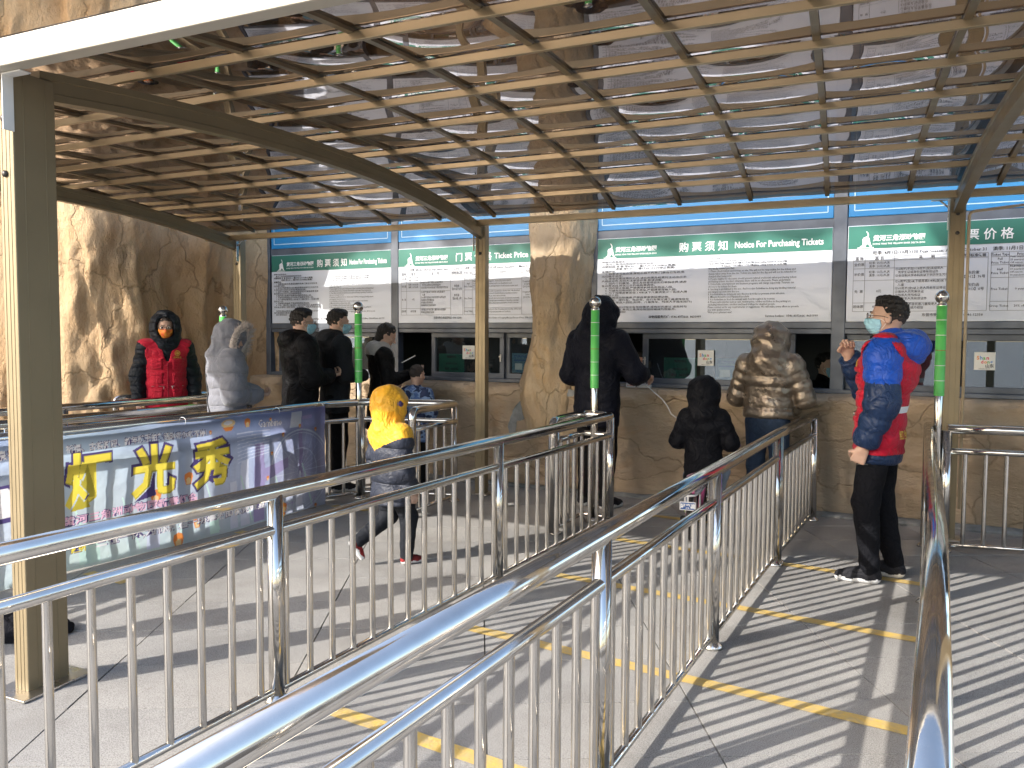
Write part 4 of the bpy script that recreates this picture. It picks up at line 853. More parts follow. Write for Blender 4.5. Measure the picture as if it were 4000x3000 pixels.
def skin_mat():
    m = mat('skin', (.56, .36, .27), .5, spec=.4, var=.1, vscale=14, bump=.05, bscale=200)
    p = m.node_tree.nodes['Principled BSDF']; p.inputs['Subsurface Weight'].default_value = .12; p.inputs['Subsurface Radius'].default_value = (.02, .008, .005); p.inputs['Subsurface Scale'].default_value = .3; return m
SKIN = skin_mat()
HAIRM = mat('black_hair', (.012, .010, .009), .5, spec=.45, bump=.9, bscale=150, stretch=(1, 1, .3))
HAIRS = mat('cropped_hair', (.045, .035, .03), .65, bump=.6, bscale=260)
EYEW = mat('eye_white', (.75, .73, .70), .2); IRIS = mat('iris', (.02, .012, .008), .15)
def fabric(name, col, rough=.6, bump=.3, bscale=18, sheen=0., var=.12, vscale=7, col2=None, fold=.75, fscale=6.5, quilt=None):
    """cloth: sharp creases from a folded noise, fine weave on top"""
    if name in MATS: return MATS[name]
    m = mat(name, col, rough, spec=.32 if max(col) > .03 else .14, var=var, vscale=vscale, col2=col2, sheen=sheen if max(col) > .1 else 0., detail=8)
    n = m.node_tree.nodes; l = m.node_tree.links; p = n['Principled BSDF']; tc = N(n, 'ShaderNodeTexCoord')
    a = N(n, 'ShaderNodeTexNoise'); a.inputs['Scale'].default_value = fscale; a.inputs['Detail'].default_value = 5; a.inputs['Roughness'].default_value = .5; a.inputs['Distortion'].default_value = 1.4
    l.new(tc.outputs['Object'], a.inputs[0]); sb = N(n, 'ShaderNodeMath', operation='SUBTRACT', i_1=.5); l.new(a.outputs[0], sb.inputs[0]); ab = N(n, 'ShaderNodeMath', operation='ABSOLUTE'); l.new(sb.outputs[0], ab.inputs[0])
    pw = N(n, 'ShaderNodeMath', operation='POWER', i_1=.6); l.new(ab.outputs[0], pw.inputs[0])
    b = N(n, 'ShaderNodeTexNoise'); b.inputs['Scale'].default_value = bscale*3; b.inputs['Detail'].default_value = 6; l.new(tc.outputs['Object'], b.inputs[0])
    mu = N(n, 'ShaderNodeMath', operation='MULTIPLY', i_1=bump*.35); l.new(b.outputs[0], mu.inputs[0]); ad = N(n, 'ShaderNodeMath', operation='ADD'); l.new(pw.outputs[0], ad.inputs[0]); l.new(mu.outputs[0], ad.inputs[1])
    if quilt:
        sx = N(n, 'ShaderNodeSeparateXYZ'); l.new(tc.outputs['Object'], sx.inputs[0]); q1 = N(n, 'ShaderNodeMath', operation='MULTIPLY', i_1=math.pi/quilt[0]); l.new(sx.outputs[2], q1.inputs[0])
        wv = N(n, 'ShaderNodeTexNoise'); wv.inputs['Scale'].default_value = 4; l.new(tc.outputs['Object'], wv.inputs[0]); wa = N(n, 'ShaderNodeMath', operation='MULTIPLY_ADD', i_1=1.1); l.new(wv.outputs[0], wa.inputs[0]); l.new(q1.outputs[0], wa.inputs[2])
        q2 = N(n, 'ShaderNodeMath', operation='SINE'); l.new(wa.outputs[0], q2.inputs[0]); q3 = N(n, 'ShaderNodeMath', operation='ABSOLUTE'); l.new(q2.outputs[0], q3.inputs[0]); q4 = N(n, 'ShaderNodeMath', operation='POWER', i_1=.45); l.new(q3.outputs[0], q4.inputs[0])
        q5 = N(n, 'ShaderNodeMath', operation='MULTIPLY', i_1=quilt[1]); l.new(q4.outputs[0], q5.inputs[0]); a2 = N(n, 'ShaderNodeMath', operation='ADD'); l.new(ad.outputs[0], a2.inputs[0]); l.new(q5.outputs[0], a2.inputs[1]); ad = a2
    bp = N(n, 'ShaderNodeBump'); bp.inputs['Strength'].default_value = fold; bp.inputs['Distance'].default_value = .03; l.new(ad.outputs[0], bp.inputs['Height']); l.new(bp.outputs[0], p.inputs['Normal'])
    return m

def U_of(lean, z0=.93):
    return lambda V: (V-np.array([0, 0, z0]))@np.array(Matrix.Rotation(-lean, 3, 'X').transposed())+np.array([0, 0, z0])
def unit(v): v = np.array(v, float); return v/np.linalg.norm(v)

def hand_geo(wrist, d, nrm, side, curl=(.35, .4, .4, .45), thumb=.5, spread=.0):
    """palm from the wrist along d, palm faces nrm; side = direction of the thumb"""
    d = unit(d); nrm = unit(np.array(nrm)-d*np.dot(nrm, d)); t = np.cross(nrm, d); t = t if np.dot(t, side) > 0 else -t; w_ = np.array(wrist, float)
    seg = []
    L = (.040, .028, .022)
    for i in range(4):
        lf = (1., 1.08, 1.0, .8)[i]; off = .030-.0195*i; b0 = w_+d*(.088-.006*abs(i-1))+t*off; a = 0.; p = b0; c = curl[i] if not np.isscalar(curl) else curl
        for k in range(3):
            a += c*(1.5 if k == 0 else 1.9); q = p+(d*math.cos(a)+nrm*math.sin(a)+t*spread*(1.5-i)*.12)*L[k]*lf; seg.append((p, q, .0098-.001*k, .009-.001*k)); p = q
    p = w_+d*.028+t*.030; dirs = [unit(d*.55+t*.8+nrm*.35), unit(d*.85+t*.35*(1-thumb)+nrm*(.3+.7*thumb)-t*.25*thumb), unit(d*.9-t*.45*thumb+nrm*(.3+.6*thumb))]
    for k, l_ in enumerate((.034, .030, .026)): q = p+dirs[k]*l_; seg.append((p, q, .0135-.0018*k, .012-.0018*k)); p = q
    def f(P_):
        q = P_-w_.astype(np.float32); x = q@t; y = q@d; z = q@nrm
        dx = np.abs(x)-(.026+.006*np.clip(y/.08, 0, 1)); dy = np.abs(y-.045)-.036; dz = np.abs(z)-.004
        r = np.linalg.norm(np.stack([np.maximum(dx, 0), np.maximum(dy, 0), np.maximum(dz, 0)], -1), axis=1)+np.minimum(np.maximum(dx, np.maximum(dy, dz)), 0)-.0115
        r = smin(r, _sd_cone(P_, w_-d*.09, w_+d*.01, .033, .024), .02)
        for a, b, ra, rb in seg: r = smin(r, _sd_cone(P_, a, b, ra, rb), .007)
        return r
    A = np.concatenate([[s_[0] for s_ in seg], [s_[1] for s_ in seg], [w_-d*.09]]); V, Q = surf(f, A.min(0)-.042, A.max(0)+.042, .0036)
    return relax(V, Q, 1, .3), Q

def head_f(P_, full=True):
    d = _sd_ell(P_, (0, -.012, .030), (.077, .096, .091)); d = smin(d, _sd_ell(P_, (0, .022, -.035), (.062, .070, .084)), .03)
    d = smin(d, _sd_ell(P_, (0, .052, -.088), (.030, .030, .024)), .025)
    d = smin(d, _sd_cone(P_, (0, .088, .004), (0, .112, -.030), .008, .0125), .016)
    for s_ in (-1, 1):
        d = smin(d, _sd_ell(P_, (s_*.013, .100, -.036), (.009, .010, .007)), .008)
        d = smax(d, -_sd_ell(P_, (s_*.031, .101, .006), (.017, .012, .010)), .012)
        d = smin(d, _sd_cone(P_, (s_*.014, .090, .024), (s_*.045, .080, .024), .007, .006), .014)
        d = smin(d, _sd_ell(P_, (s_*.040, .068, -.022), (.020, .020, .017)), .02)
        e = smax(_sd_ell(P_, (s_*.080, -.006, -.010), (.010, .021, .033)), -_sd_ell(P_, (s_*.090, .000, -.008), (.008, .011, .018)), .006); d = smin(d, e, .008)
    d = smin(d, _sd_ell(P_, (0, .087, -.058), (.024, .010, .006)), .008); d = smin(d, _sd_ell(P_, (0, .085, -.067), (.021, .011, .007)), .008)
    return smin(d, _sd_cone(P_, (0, -.022, -.05), (0, -.038, -.19), .053, .060), .03)

def person(label, loc, rz, s, jacket, trousers, shoes, arms, legs=None, lean=0., hem=.78, puff=.02, period=.085, amp=.010, hood=None, head=(0, 0, 0), hs=1., hairstyle='short', wid=1., hip=None, vest=None, mask=None, glasses=False, eyes=False, hands=(None, None), sleevecut=None, collar=True, voxel=.0115, waistcut=None, shoe_h=None, lower=True, cat='person', jmat_fn=None, dep=.66, top_extra=None, hoodw=1.25, hoodk=1., crease=.55, legw=1.):
    """adult figure of 1.75 m facing +y, scaled by s; arms: ((elbow, wrist) right, left) in the upright frame; legs: ((hip, knee, ankle, toe yaw) right, left)"""
    U = U_of(lean); legs = legs or (((.095, 0, .90), (.105, .015, .50), (.11, -.01, .09), -.12), ((-.095, 0, .90), (-.105, .015, .50), (-.11, -.01, .09), .12))
    SH = ((.182*wid, -.005, 1.405), (-.182*wid, -.005, 1.405)); HC = np.array((0, .012, 1.622 if hs == 1 else 1.56+.235*hs*.45)); HC = HC+np.array(head[3:6] if len(head) > 3 else (0, 0, 0))
    HR = np.array(Euler((-head[0], head[1], head[2])).to_matrix())      # nod, tilt, turn
    toH = lambda P_: ((P_-HC)@HR)/hs; fromH = lambda V: (V*hs)@HR.T+HC
    # ---- jacket
    def arm_f(P_, extra=0.):
        out = None
        for k in (0, 1):
            e, w_ = [np.array(x, float) for x in arms[k]]; S_ = np.array(SH[k]); p_ = puff
            for a, b, ra, rb in ((S_, e, .062+p_, .050+p_), (e, w_, .050+p_, .036+p_*.75)):
                d = _sd_cone(P_, a, b, ra+extra, rb+extra)
                if amp:
                    ab = b-a; L = np.linalg.norm(ab); t = ((P_-a)@ab)/L; d = d-amp*(np.abs(np.sin(np.pi*(t+.02)/period))**crease-.6)
                if b is w_:
                    ab = unit(w_-e); d = smax(d, ((P_-(w_-ab*.015))@ab), .012)
                out = d if out is None else smin(out, d, .03)
        return out
    def torso_f(P_, extra=0.):
        wb, wt = (.150+puff)*wid, (.150+puff)*wid
        d = _sd_cone(P_, (0, .0, hem-.1), (0, 0, 1.28), wb+.012+extra, wt+extra, (1, 1/dep, 1)); d = d*.85
        d = smin(d, _sd_cone(P_, SH[0], SH[1], .072+puff*.7+extra, .072+puff*.7+extra), .07)
        d = smin(d, _sd_ell(P_, (0, -.02, 1.30), ((.17+puff)*wid+extra, .115+puff+extra, .17+extra)), .05)
        if amp: d = d-amp*(np.abs(np.sin(np.pi*(P_[:, 2]-hem)/(period*1.08)))**crease-.6)
        return smax(d, hem-P_[:, 2], .015)
    def hood_f(P_):
        q = toH(P_)
        if hood in ('up', 'open'):
            hw = hoodw; hk = hoodk; d = _sd_ell(q, (0, (-.022 if hood == 'up' else -.045)*hk, .020*hk), (.118*hw*hk, .150*hk, .152*hk)); d = smin(d, _sd_cone(q, (0, -.035, -.06), (0, -.03, -.18), .108*hw, .132*hw), .05)
            if hood == 'open': d = smax(d, -_sd_ell(q, (0, .16, .010), (.100, .20, .125)), .018)
            else: d = smax(d, -_sd_ell(q, (0, .17, -.02), (.07, .09, .09)), .02)
            d = d*hs - .0045*(1-np.abs(np.sin(q[:, 0]*26+q[:, 2]*15+2*np.sin(q[:, 1]*14))))*1.6 - .003*np.sin(q[:, 2]*50-q[:, 0]*18)
        else:
            d = _sd_ell(P_, (0, -.115-.04*(hoodk-1)*5, 1.45), (.155*hoodk, .085*hoodk, .095*hoodk)); d = smin(d, _sd_cone(P_, (-.085, -.03, 1.475), (-.03, .07, 1.44), .04, .03), .03); d = smin(d, _sd_cone(P_, (.085, -.03, 1.475), (.03, .07, 1.44), .04, .03), .03)
            d = smin(d, _sd_cone(P_, (-.09, -.09, 1.49), (.09, -.09, 1.49), .045, .045), .04)
            d = d-.006*np.sin(P_[:, 0]*40+P_[:, 2]*25)
        return d
    def jack(P_):
        d = smin(torso_f(P_), arm_f(P_), .025)
        if collar: d = smin(d, _sd_cone(P_, (0, -.02, 1.43), (0, -.012, 1.50), .088+puff*.3, .072+puff*.2), .025)
        if hood: d = smin(d, hood_f(P_), .025)
        w1 = np.sin(P_[:, 0]*23+P_[:, 2]*17+2*np.sin(P_[:, 1]*13))*np.sin(P_[:, 2]*31-P_[:, 0]*9+P_[:, 1]*21)
        w2 = 1-np.abs(np.sin(P_[:, 2]*15+P_[:, 0]*11+1.7*np.sin(P_[:, 0]*17+P_[:, 1]*9)+1.3*np.sin(P_[:, 2]*23)))
        d = d - .003*w1 - .006*(w2**3)
        if sleevecut is not None: d = np.maximum(d, sleevecut(P_))
        return d
    A = np.array([x for k in (0, 1) for x in arms[k]]+[SH[0], SH[1], (0, -.16, hem), (.2*wid, .16, hem)]); lo = A.min(0)-.12; hi = A.max(0)+.12; lo[2] = min(hem, A[:, 2].min()-.1)-.03; hi[2] = max(1.6, A[:, 2].max()+.1)
    if hood: hi[2] = max(hi[2], HC[2]+.20*hs*hoodk+.01); lo[1] = min(lo[1], HC[1]-.21*hs*hoodk); lo[0] = min(lo[0], -.17*hs*hoodw*hoodk); hi[0] = max(hi[0], .17*hs*hoodw*hoodk); hi[1] = max(hi[1], HC[1]+.2*hs)
    V, Q = surf(jack, lo, hi, voxel); V = relax(V, Q, 1, .35)
    cen = V[Q].mean(1); mi = jmat_fn(cen, arms) if jmat_fn else 0
    body_parts = []
    # ---- body (one continuous skin surface under the clothes, fine head and hands joined in)
    def core(P_):
        d = _sd_cone(P_, (0, -.005, .98), (0, -.005, 1.33), .12*wid, .13*wid, (1, 1.5, 1)); d = smin(d, _sd_cone(P_, SH[0], SH[1], .05, .05), .05); d = smin(d, _sd_cone(P_, (0, -.02, 1.38), (0, -.01, 1.50), .055, .052), .04)
        for k in (0, 1): d = smin(d, _sd_cone(P_, SH[k], arms[k][0], .045, .038), .03); d = smin(d, _sd_cone(P_, arms[k][0], arms[k][1], .038, .028), .02)
        return d
    Vc, Qc = surf(core, lo-.02, (hi[0], hi[1], max(1.56, A[:, 2].max()+.06)), .022); body_parts.append((U(Vc), Qc, 0))
    Vh, Qh = surf(head_f, (-.11, -.13, -.21), (.11, .145, .14), .0048 if eyes or mask else .0065); body_parts.append((U(fromH(relax(Vh, Qh, 1, .3))), Qh, 0))
    for k in (0, 1):
        if hands[k]:
            e, w_ = [np.array(x, float) for x in arms[k]]; h_ = hands[k]; d = h_.get('d', w_-e); Vh_, Qh_ = hand_geo(w_, d, h_.get('n', (0, 1, 0)), h_.get('t', (0, 0, 1)), h_.get('curl', .35), h_.get('thumb', .5), h_.get('spread', 0)); body_parts.append((U(Vh_), Qh_, 0))
    # ---- legs
    tro_parts = []
    if lower:
        def leg_f(P_):
            d = _sd_ell(P_, (0, -.012, .90), (.165*wid, .125, .14))
            for k in (0, 1):
                h_, kn, an, yw = legs[k][:4]; d = smin(d, _sd_cone(P_, h_, kn, .100*wid**.5*legw, .080*legw), .035); d = smin(d, _sd_cone(P_, kn, an, .080*legw, .058*legw), .025)
            if waistcut: d = smax(d, P_[:, 2]-waistcut, .01)
            d = d-.0045*np.sin(P_[:, 2]*38+P_[:, 0]*14+2*np.sin(P_[:, 1]*19))*np.clip(1.1-P_[:, 2], .2, 1)*np.sin(P_[:, 2]*13+P_[:, 1]*29)
            zc = min(l_[2][2] for l_ in legs)
            return d
        LA = np.array([x for l_ in legs for x in l_[:3]]+[(.19*wid, .16, 1.04), (-.19*wid, -.16, 1.04)]); lo2 = LA.min(0)-.10; hi2 = LA.max(0)+.10; lo2[2] = max(lo2[2], LA[:, 2].min()-.045)
        Vt, Qt = surf(leg_f, lo2, hi2, voxel); Vt = relax(Vt, Qt, 1, .35)
        def lcore(P_):
            d = _sd_ell(P_, (0, -.012, .92), (.13*wid, .10, .13))
            for k in (0, 1): h_, kn, an, yw = legs[k][:4]; d = smin(d, _sd_cone(P_, h_, kn, .07, .05), .03); d = smin(d, _sd_cone(P_, kn, an, .05, .036), .02)
            return d
        Vl, Ql = surf(lcore, lo2, hi2, .024); body_parts.append((Vl, Ql, 0))
    body = link('person', np_mesh('person', [(V_*s, Q_, m_) for V_, Q_, m_ in body_parts], SKIN)); body.location = loc; body.rotation_euler = (0, 0, rz); tag(body, label, cat)
    sub = lambda name, me: link(name, me, body)
    sub('jacket', np_mesh('jacket', [(U(V)*s, Q, mi)], jacket))
    if lower:
        sub('trousers', np_mesh('trousers', [(Vt*s, Qt, 0)], trousers))
        for k in (0, 1):
            h_, kn, an, yw = legs[k][:4]; pitch = legs[k][4] if len(legs[k]) > 4 else 0.
            def shoe_f(P_):
                d = _sd_cone(P_, (0, -.055, .045), (0, .13, .030), .046, .038, (1, 1, 1)); d = smin(d, _sd_cone(P_, (0, -.05, .05), (0, -.045, .10), .044, .042), .03); d = smin(d, _sd_cone(P_, (0, .0, .06), (0, .07, .045), .043, .040), .03)
                return smax(d, -P_[:, 2], .008)
            Vs, Qs = surf(shoe_f, (-.07, -.12, -.01), (.07, .19, .165), .0075); cs = Vs[Qs].mean(1)[:, 2]; ms = (cs < .030+.006*np.sin(Vs[Qs].mean(1)[:, 1]*60)).astype(int)
            Rz = np.array((Matrix.Rotation(yw, 3, 'Z') @ Matrix.Rotation(pitch, 3, 'X'))); off = np.array(an)-Rz@np.array((0, -.035, .09))
            sub('shoe', np_mesh('shoe', [((Vs@Rz.T+off)*s, Qs, ms)], shoes))
    # ---- hair
    if hairstyle:
        def hair_f(q):
            d = _sd_ell(q, (0, -.016, .036), (.083, .102, .095)) if hairstyle != 'crop' else _sd_ell(q, (0, -.014, .032), (.0795, .099, .0935))
            nz = .005*np.sin(q[:, 0]*150+q[:, 1]*40)*np.sin(q[:, 1]*130+q[:, 2]*60)+.004*np.sin(q[:, 2]*170+q[:, 0]*70)
            if hairstyle == 'short': d = smin(d, _sd_ell(q, (0, .030, .092), (.062, .064, .036)), .03)
            d = d-nz*(.4 if hairstyle == 'crop' else 1.2)
            face = -(.055-.30*(q[:, 2]-.05)-q[:, 1]) if True else 0
            side = np.where(q[:, 2] < .055, q[:, 1]-(-.004+.6*np.maximum(q[:, 2]+.02, 0)), -1)
            cut = np.maximum(np.maximum(q[:, 1]-.075, np.where(q[:, 2] < .062, q[:, 1]-(-.012+.75*np.maximum(q[:, 2]-.0, 0)), -1)), -.062-q[:, 2])
            if hairstyle == 'long':
                d = smin(d, _sd_cone(q, (0, -.045, 0), (0, -.055, -.13), .075, .055, (1, 1.2, 1)), .04); cut = np.maximum(q[:, 1]-.07, np.where(q[:, 2] < .05, q[:, 1]-.035, -1))
                return smax(d, cut, .01)
            return smax(smax(d, cut, .010), -_sd_ell(q, (.083, 0, -.012), (.016, .020, .030)) if hairstyle != 'crop' else -_sd_ell(q, (0, .3, 0), (.1, .1, .1)), .006)
        Vr, Qr = surf(hair_f, (-.115, -.145, -.22), (.115, .12, .165), .0052); zc_ = Vr[Qr].mean(1)
        mi_ = (zc_[:, 2] < .0).astype(int) if hairstyle in ('short', 'crop') else 0
        sub('hair', np_mesh('hair', [(U(fromH(relax(Vr, Qr, 1, .25)))*s, Qr, mi_)], [HAIRM if hairstyle != 'crop' else HAIRS, HAIRS]))
    if mask:
        def mask_f(q):
            d = head_f(q)-.007-.0016*np.sin(q[:, 2]*260); d = np.minimum(d, smin(_sd_ell(q, (0, .055, -.050), (.050, .066, .050)), d, .02))
            b_ = np.maximum(np.maximum(q[:, 2]-(-.012+.10*(q[:, 1]-.07)), -.104-q[:, 2]), .028-q[:, 1]+np.abs(q[:, 2]+.05)*.25); return smax(d, b_, .006)
        Vm, Qm = surf(mask_f, (-.09, .0, -.125), (.09, .15, .02), .0042); m_ = sub('face_mask', np_mesh('face_mask', [(U(fromH(Vm))*s, Qm, 0)], mask))
        for s_ in (-1, 1):
            for z in (-.016, -.088):
                b = MB(); pts = np.array([(s_*.058, .052, z), (s_*.070, .03, z*.9), (s_*.079, .008, -.03 if z > -.05 else -.045), (s_*.081, -.012, -.012)]); b.tube([Vector(q*s) for q in U(fromH(pts))], .0014*s, 6); build('mask_strap', b, WHITEP, m_)
    if glasses:
        gl_ = MB(); ln = MB()
        for s_ in (-1, 1):
            ring = np.array([(s_*.032+.024*math.cos(a), .116-.25*abs(s_*.032+.024*math.cos(a)-0)**1.2*.5, .004+.018*math.sin(a)) for a in np.linspace(0, 2*math.pi, 18)[:-1]]); R_ = [Vector(q*s) for q in U(fromH(ring))]
            gl_.tube(R_, .0017*s, 6, closed=True); ln.add(R_, [tuple(range(len(R_)))])
            gl_.tube([Vector(q*s) for q in U(fromH(np.array([(s_*.056, .104, .008), (s_*.074, .085, .008), (s_*.082, .02, .004), (s_*.084, -.012, -.006)])))], .0018*s, 6)
        gl_.tube([Vector(q*s) for q in U(fromH(np.array([(-.009, .116, .008), (0, .119, .011), (.009, .116, .008)])))], .0016*s, 6)
        g_ = build('glasses', gl_, mat('spectacle_rim', (.05, .035, .03), .35, .3), body); build('lens', ln, LENS, g_)
    if eyes:
        for s_ in (-1, 1):
            b = MB(); n_ = 14; c_ = np.array((s_*.031, .085, .005)); V_ = []; 
            for i in range(n_+1):
                th = math.pi*i/n_
                for j in range(16): V_.append(c_+.0125*np.array((math.sin(th)*math.cos(j*math.pi/8), math.cos(th), math.sin(th)*math.sin(j*math.pi/8))))
            F = [(i*16+j, i*16+(j+1) % 16, (i+1)*16+(j+1) % 16, (i+1)*16+j) for i in range(n_) for j in range(16)]
            VV = U(fromH(np.array(V_)))*s
            for k_, f in enumerate(F): pass
            b.add([tuple(q) for q in VV], F, 0, True); b.m = [1 if (k_//16) < 4 else 0 for k_ in range(len(F))]; build('eye', b, [EYEW, IRIS], body)
        for s_ in (-1, 1): b = MB(); b.tube([Vector(q*s) for q in U(fromH(np.array([(s_*.014, .0985, .026), (s_*.030, .0965, .031), (s_*.046, .086, .027)])))], [.0022*s, .0028*s, .0015*s], 6); build('eyebrow', b, HAIRM, body)
    if vest:
        def vest_f(P_):
            d = torso_f(P_, .016); sd_ = np.minimum(arm_f(P_, -.006), np.minimum(_sd_ell(P_, (SH[0][0]+.045, 0, 1.385), (.085+puff*.5,)*3), _sd_ell(P_, (SH[1][0]-.045, 0, 1.385), (.085+puff*.5,)*3)))
            d = smax(d, -sd_, .01); d = np.maximum(d, vest['hem']-P_[:, 2]); d = smax(d, -_sd_cone(P_, (0, .02, 1.60), (0, .14, 1.30), .115, .02), .01) if vest.get('vneck', True) else smax(d, -_sd_cone(P_, (0, .02, 1.60), (0, .1, 1.45), .10, .06), .01)
            return d - .002*np.sin(P_[:, 2]*40+P_[:, 0]*20)
        Vv, Qv = surf(vest_f, (-.34*wid, -.26, vest['hem']-.03), (.34*wid, .28, 1.56), .010); Vv = relax(Vv, Qv, 1, .3); vo = sub('vest', np_mesh('vest', [(U(Vv)*s, Qv, 0)], vest['mat']))
        def front_y(x, z, sgn=1):
            P_ = np.stack([np.full(120, x), sgn*np.linspace(.30, .02, 120), np.full(120, z)], -1).astype(np.float32); d = torso_f(P_, .016); i = np.argmax(d < .0); return P_[i, 1]
        def patch(name, x0, x1, z0, z1, m_, lift=.006, n_=6, sgn=1, par=None):
            V_ = []
            for l_ in (lift, -.004):
                for j in range(n_+1):
                    for i in range(n_+1): x = x0+(x1-x0)*i/n_; z = z0+(z1-z0)*j/n_; V_.append((x, front_y(x, z, sgn)+sgn*l_*(.4 if l_ > 0 and (i in (0, n_) or j in (0, n_)) else 1), z))
            k_ = n_+1; F = [(j*k_+i, j*k_+i+1, (j+1)*k_+i+1, (j+1)*k_+i) for j in range(n_) for i in range(n_)]
            if sgn > 0: F = [f[::-1] for f in F]
            bd = [i for i in range(n_)]+[j*k_+n_ for j in range(n_)]+[n_*k_+i for i in range(n_, 0, -1)]+[j*k_ for j in range(n_, 0, -1)]
            F += [(bd[i], bd[(i+1) % len(bd)], bd[(i+1) % len(bd)]+k_*k_, bd[i]+k_*k_) for i in range(len(bd))]
            b = MB(); b.add([tuple(q) for q in U(np.array(V_))*s], F, 0, True); return build(name, b, m_, par or vo)
        for s_ in (-1, 1):
            for z0, z1 in ((1.20, 1.29), (1.06, 1.15), (.86, .99))[(1 if s_ < 0 and vest.get('onepocket') else 0):]:
                x0, x1 = (s_*.045, s_*.155) if s_ > 0 else (-.155, -.045)
                patch('pocket', x0, x1, z0, z1, vest['mat'], .008); patch('pocket_flap', x0-.004, x1+.004, z1-.012, z1+.022, vest['mat'], .013)
            b = MB(); q = np.array([(s_*.03, front_y(s_*.03, 1.035)+.006, 1.035), (s_*.15, front_y(s_*.15, 1.035)+.004, 1.035)]); b.tube([Vector(p_*s) for p_ in U(q)], .0022*s, 6); q = np.array([(s_*.04, front_y(s_*.04, 1.03)+.010, 1.035), (s_*.04, front_y(s_*.04, 1.03)+.012, 1.005)]); b.tube([Vector(p_*s) for p_ in U(q)], .004*s, 6); build('zip', b, STEELDULL, vo)
        b = MB(); q = np.array([(0, front_y(0, z)+.003, z) for z in np.linspace(vest['hem']+.01, 1.27, 14)]); b.tube([Vector(p_*s) for p_ in U(q)], .004*s, 6); build('zip', b, mat('vest_seam', (.30, .004, .02), .6), vo)
        # round emblem and lettering on the wearer's left chest
        Pn = Print(); Pn.ring(0, 0, .027, .027, .006); Pn.ring(0, 0, .015, .015, .004); Pn.poly([(-.012, -.003), (0, .012), (.012, -.003), (0, -.010)]); Pn.text('志愿服务', 0, -.052, .02, align='CENTER', bold=.03)
        ex, ez = vest.get('emblem', (-.095, 1.365)); Pn.mb.v = [tuple(q) for q in U(np.array([(ex-a, front_y(ex-a, ez+c)+.004, ez+c) for a, c, _ in Pn.mb.v]))*s]; build('emblem', Pn.mb, mat('gold_thread', (.70, .42, .06), .5), vo)
        if vest.get('stripe'):
            V_ = []; nn_ = 30
            for i in range(nn_+1):
                th = R(188+167*i/nn_)
                for z in (1.055, 1.095):
                    rr_ = np.linspace(.42, .04, 260); P_ = np.stack([rr_*math.cos(th), rr_*math.sin(th), np.full(260, z)], -1).astype(np.float32); k_ = int(np.argmax(vest_f(P_) < 0)); q_ = rr_[k_]+.005; V_.append((q_*math.cos(th), q_*math.sin(th), z))
            b = MB(); b.add([tuple(q) for q in U(np.array(V_))*s], [(2*i, 2*i+2, 2*i+3, 2*i+1) for i in range(nn_)], 0, True); build('reflective_strip', b, mat('reflective_tape', (.78, .78, .80), .4), vo)
            Pn = Print(); Pn.text('红色志愿', 0, 0, .06, align='CENTER', bold=.03); Pn.mb.v = [tuple(q) for q in U(np.array([(a, front_y(a, .9+c, -1)-.004, .9+c) for a, c, _ in Pn.mb.v]))*s]; build('back_lettering', Pn.mb, mat('gold_thread', (.70, .42, .06), .5), vo)
    person.jack = jack
    if top_extra: top_extra(body, U, fromH, s, sub)
    return body
# ------------------------------------------------------------------ the people in the photograph
HANG = (((.262, -.03, 1.13), (.270, .05, .87)), ((-.262, -.03, 1.13), (-.270, .05, .87)))
HOLD = (((.265, .02, 1.13), (.085, .27, 1.12)), ((-.265, .02, 1.13), (-.085, .27, 1.12)))
BLACKN = fabric('black_nylon', (.0048, .0048, .0058), .55, .5, 26); NAVYN = fabric('navy_nylon', (.0050, .0060, .0125), .6, .5, 24)
BLACKT = fabric('black_trousers', (.006, .006, .007), .75, .3, 30); JEANS = fabric('blue_jeans', (.025, .045, .085), .8, .4, 60, var=.35, vscale=9)
GREYT = fabric('grey_trousers', (.22, .21, .21), .8)
SOLEW = mat('white_sole', (.72, .72, .72), .5); SH_BLACK = [fabric('black_shoe', (.02, .02, .024), .6, .3, 80), SOLEW]; SH_GREY = [fabric('grey_shoe', (.28, .28, .28), .6, .3, 80), SOLEW]
MASKB = fabric('blue_mask', (.36, .66, .80), .75, .15, 60, 0., var=.05); MASKO = mat('orange_print_mask', (.80, .12, .035), .7, col2=(.85, .33, .04), vscale=24, detail=2)
VRED = fabric('red_vest_cloth', (.52, .004, .028), .65, .35, 22, .1)
# volunteer on the left, facing us
person('person in red vest over black hooded coat with orange mask, behind the left barriers', (-6.78, 5.78, 0), R(-124), .962, [fabric('charcoal_nylon', (.013, .016, .021), .42, .5, 22, quilt=(.085, .8))], GREYT, SH_BLACK,
       HANG, hem=.70, puff=.030, period=.095, amp=.012, hood='open', hairstyle='crop', vest=dict(mat=VRED, hem=.80), mask=MASKO, glasses=True, eyes=True, head=(.08, 0, -.12), hands=(dict(n=(-1, .2, 0), t=(0, 1, 0)), dict(n=(1, .2, 0), t=(0, 1, 0))), voxel=.011)
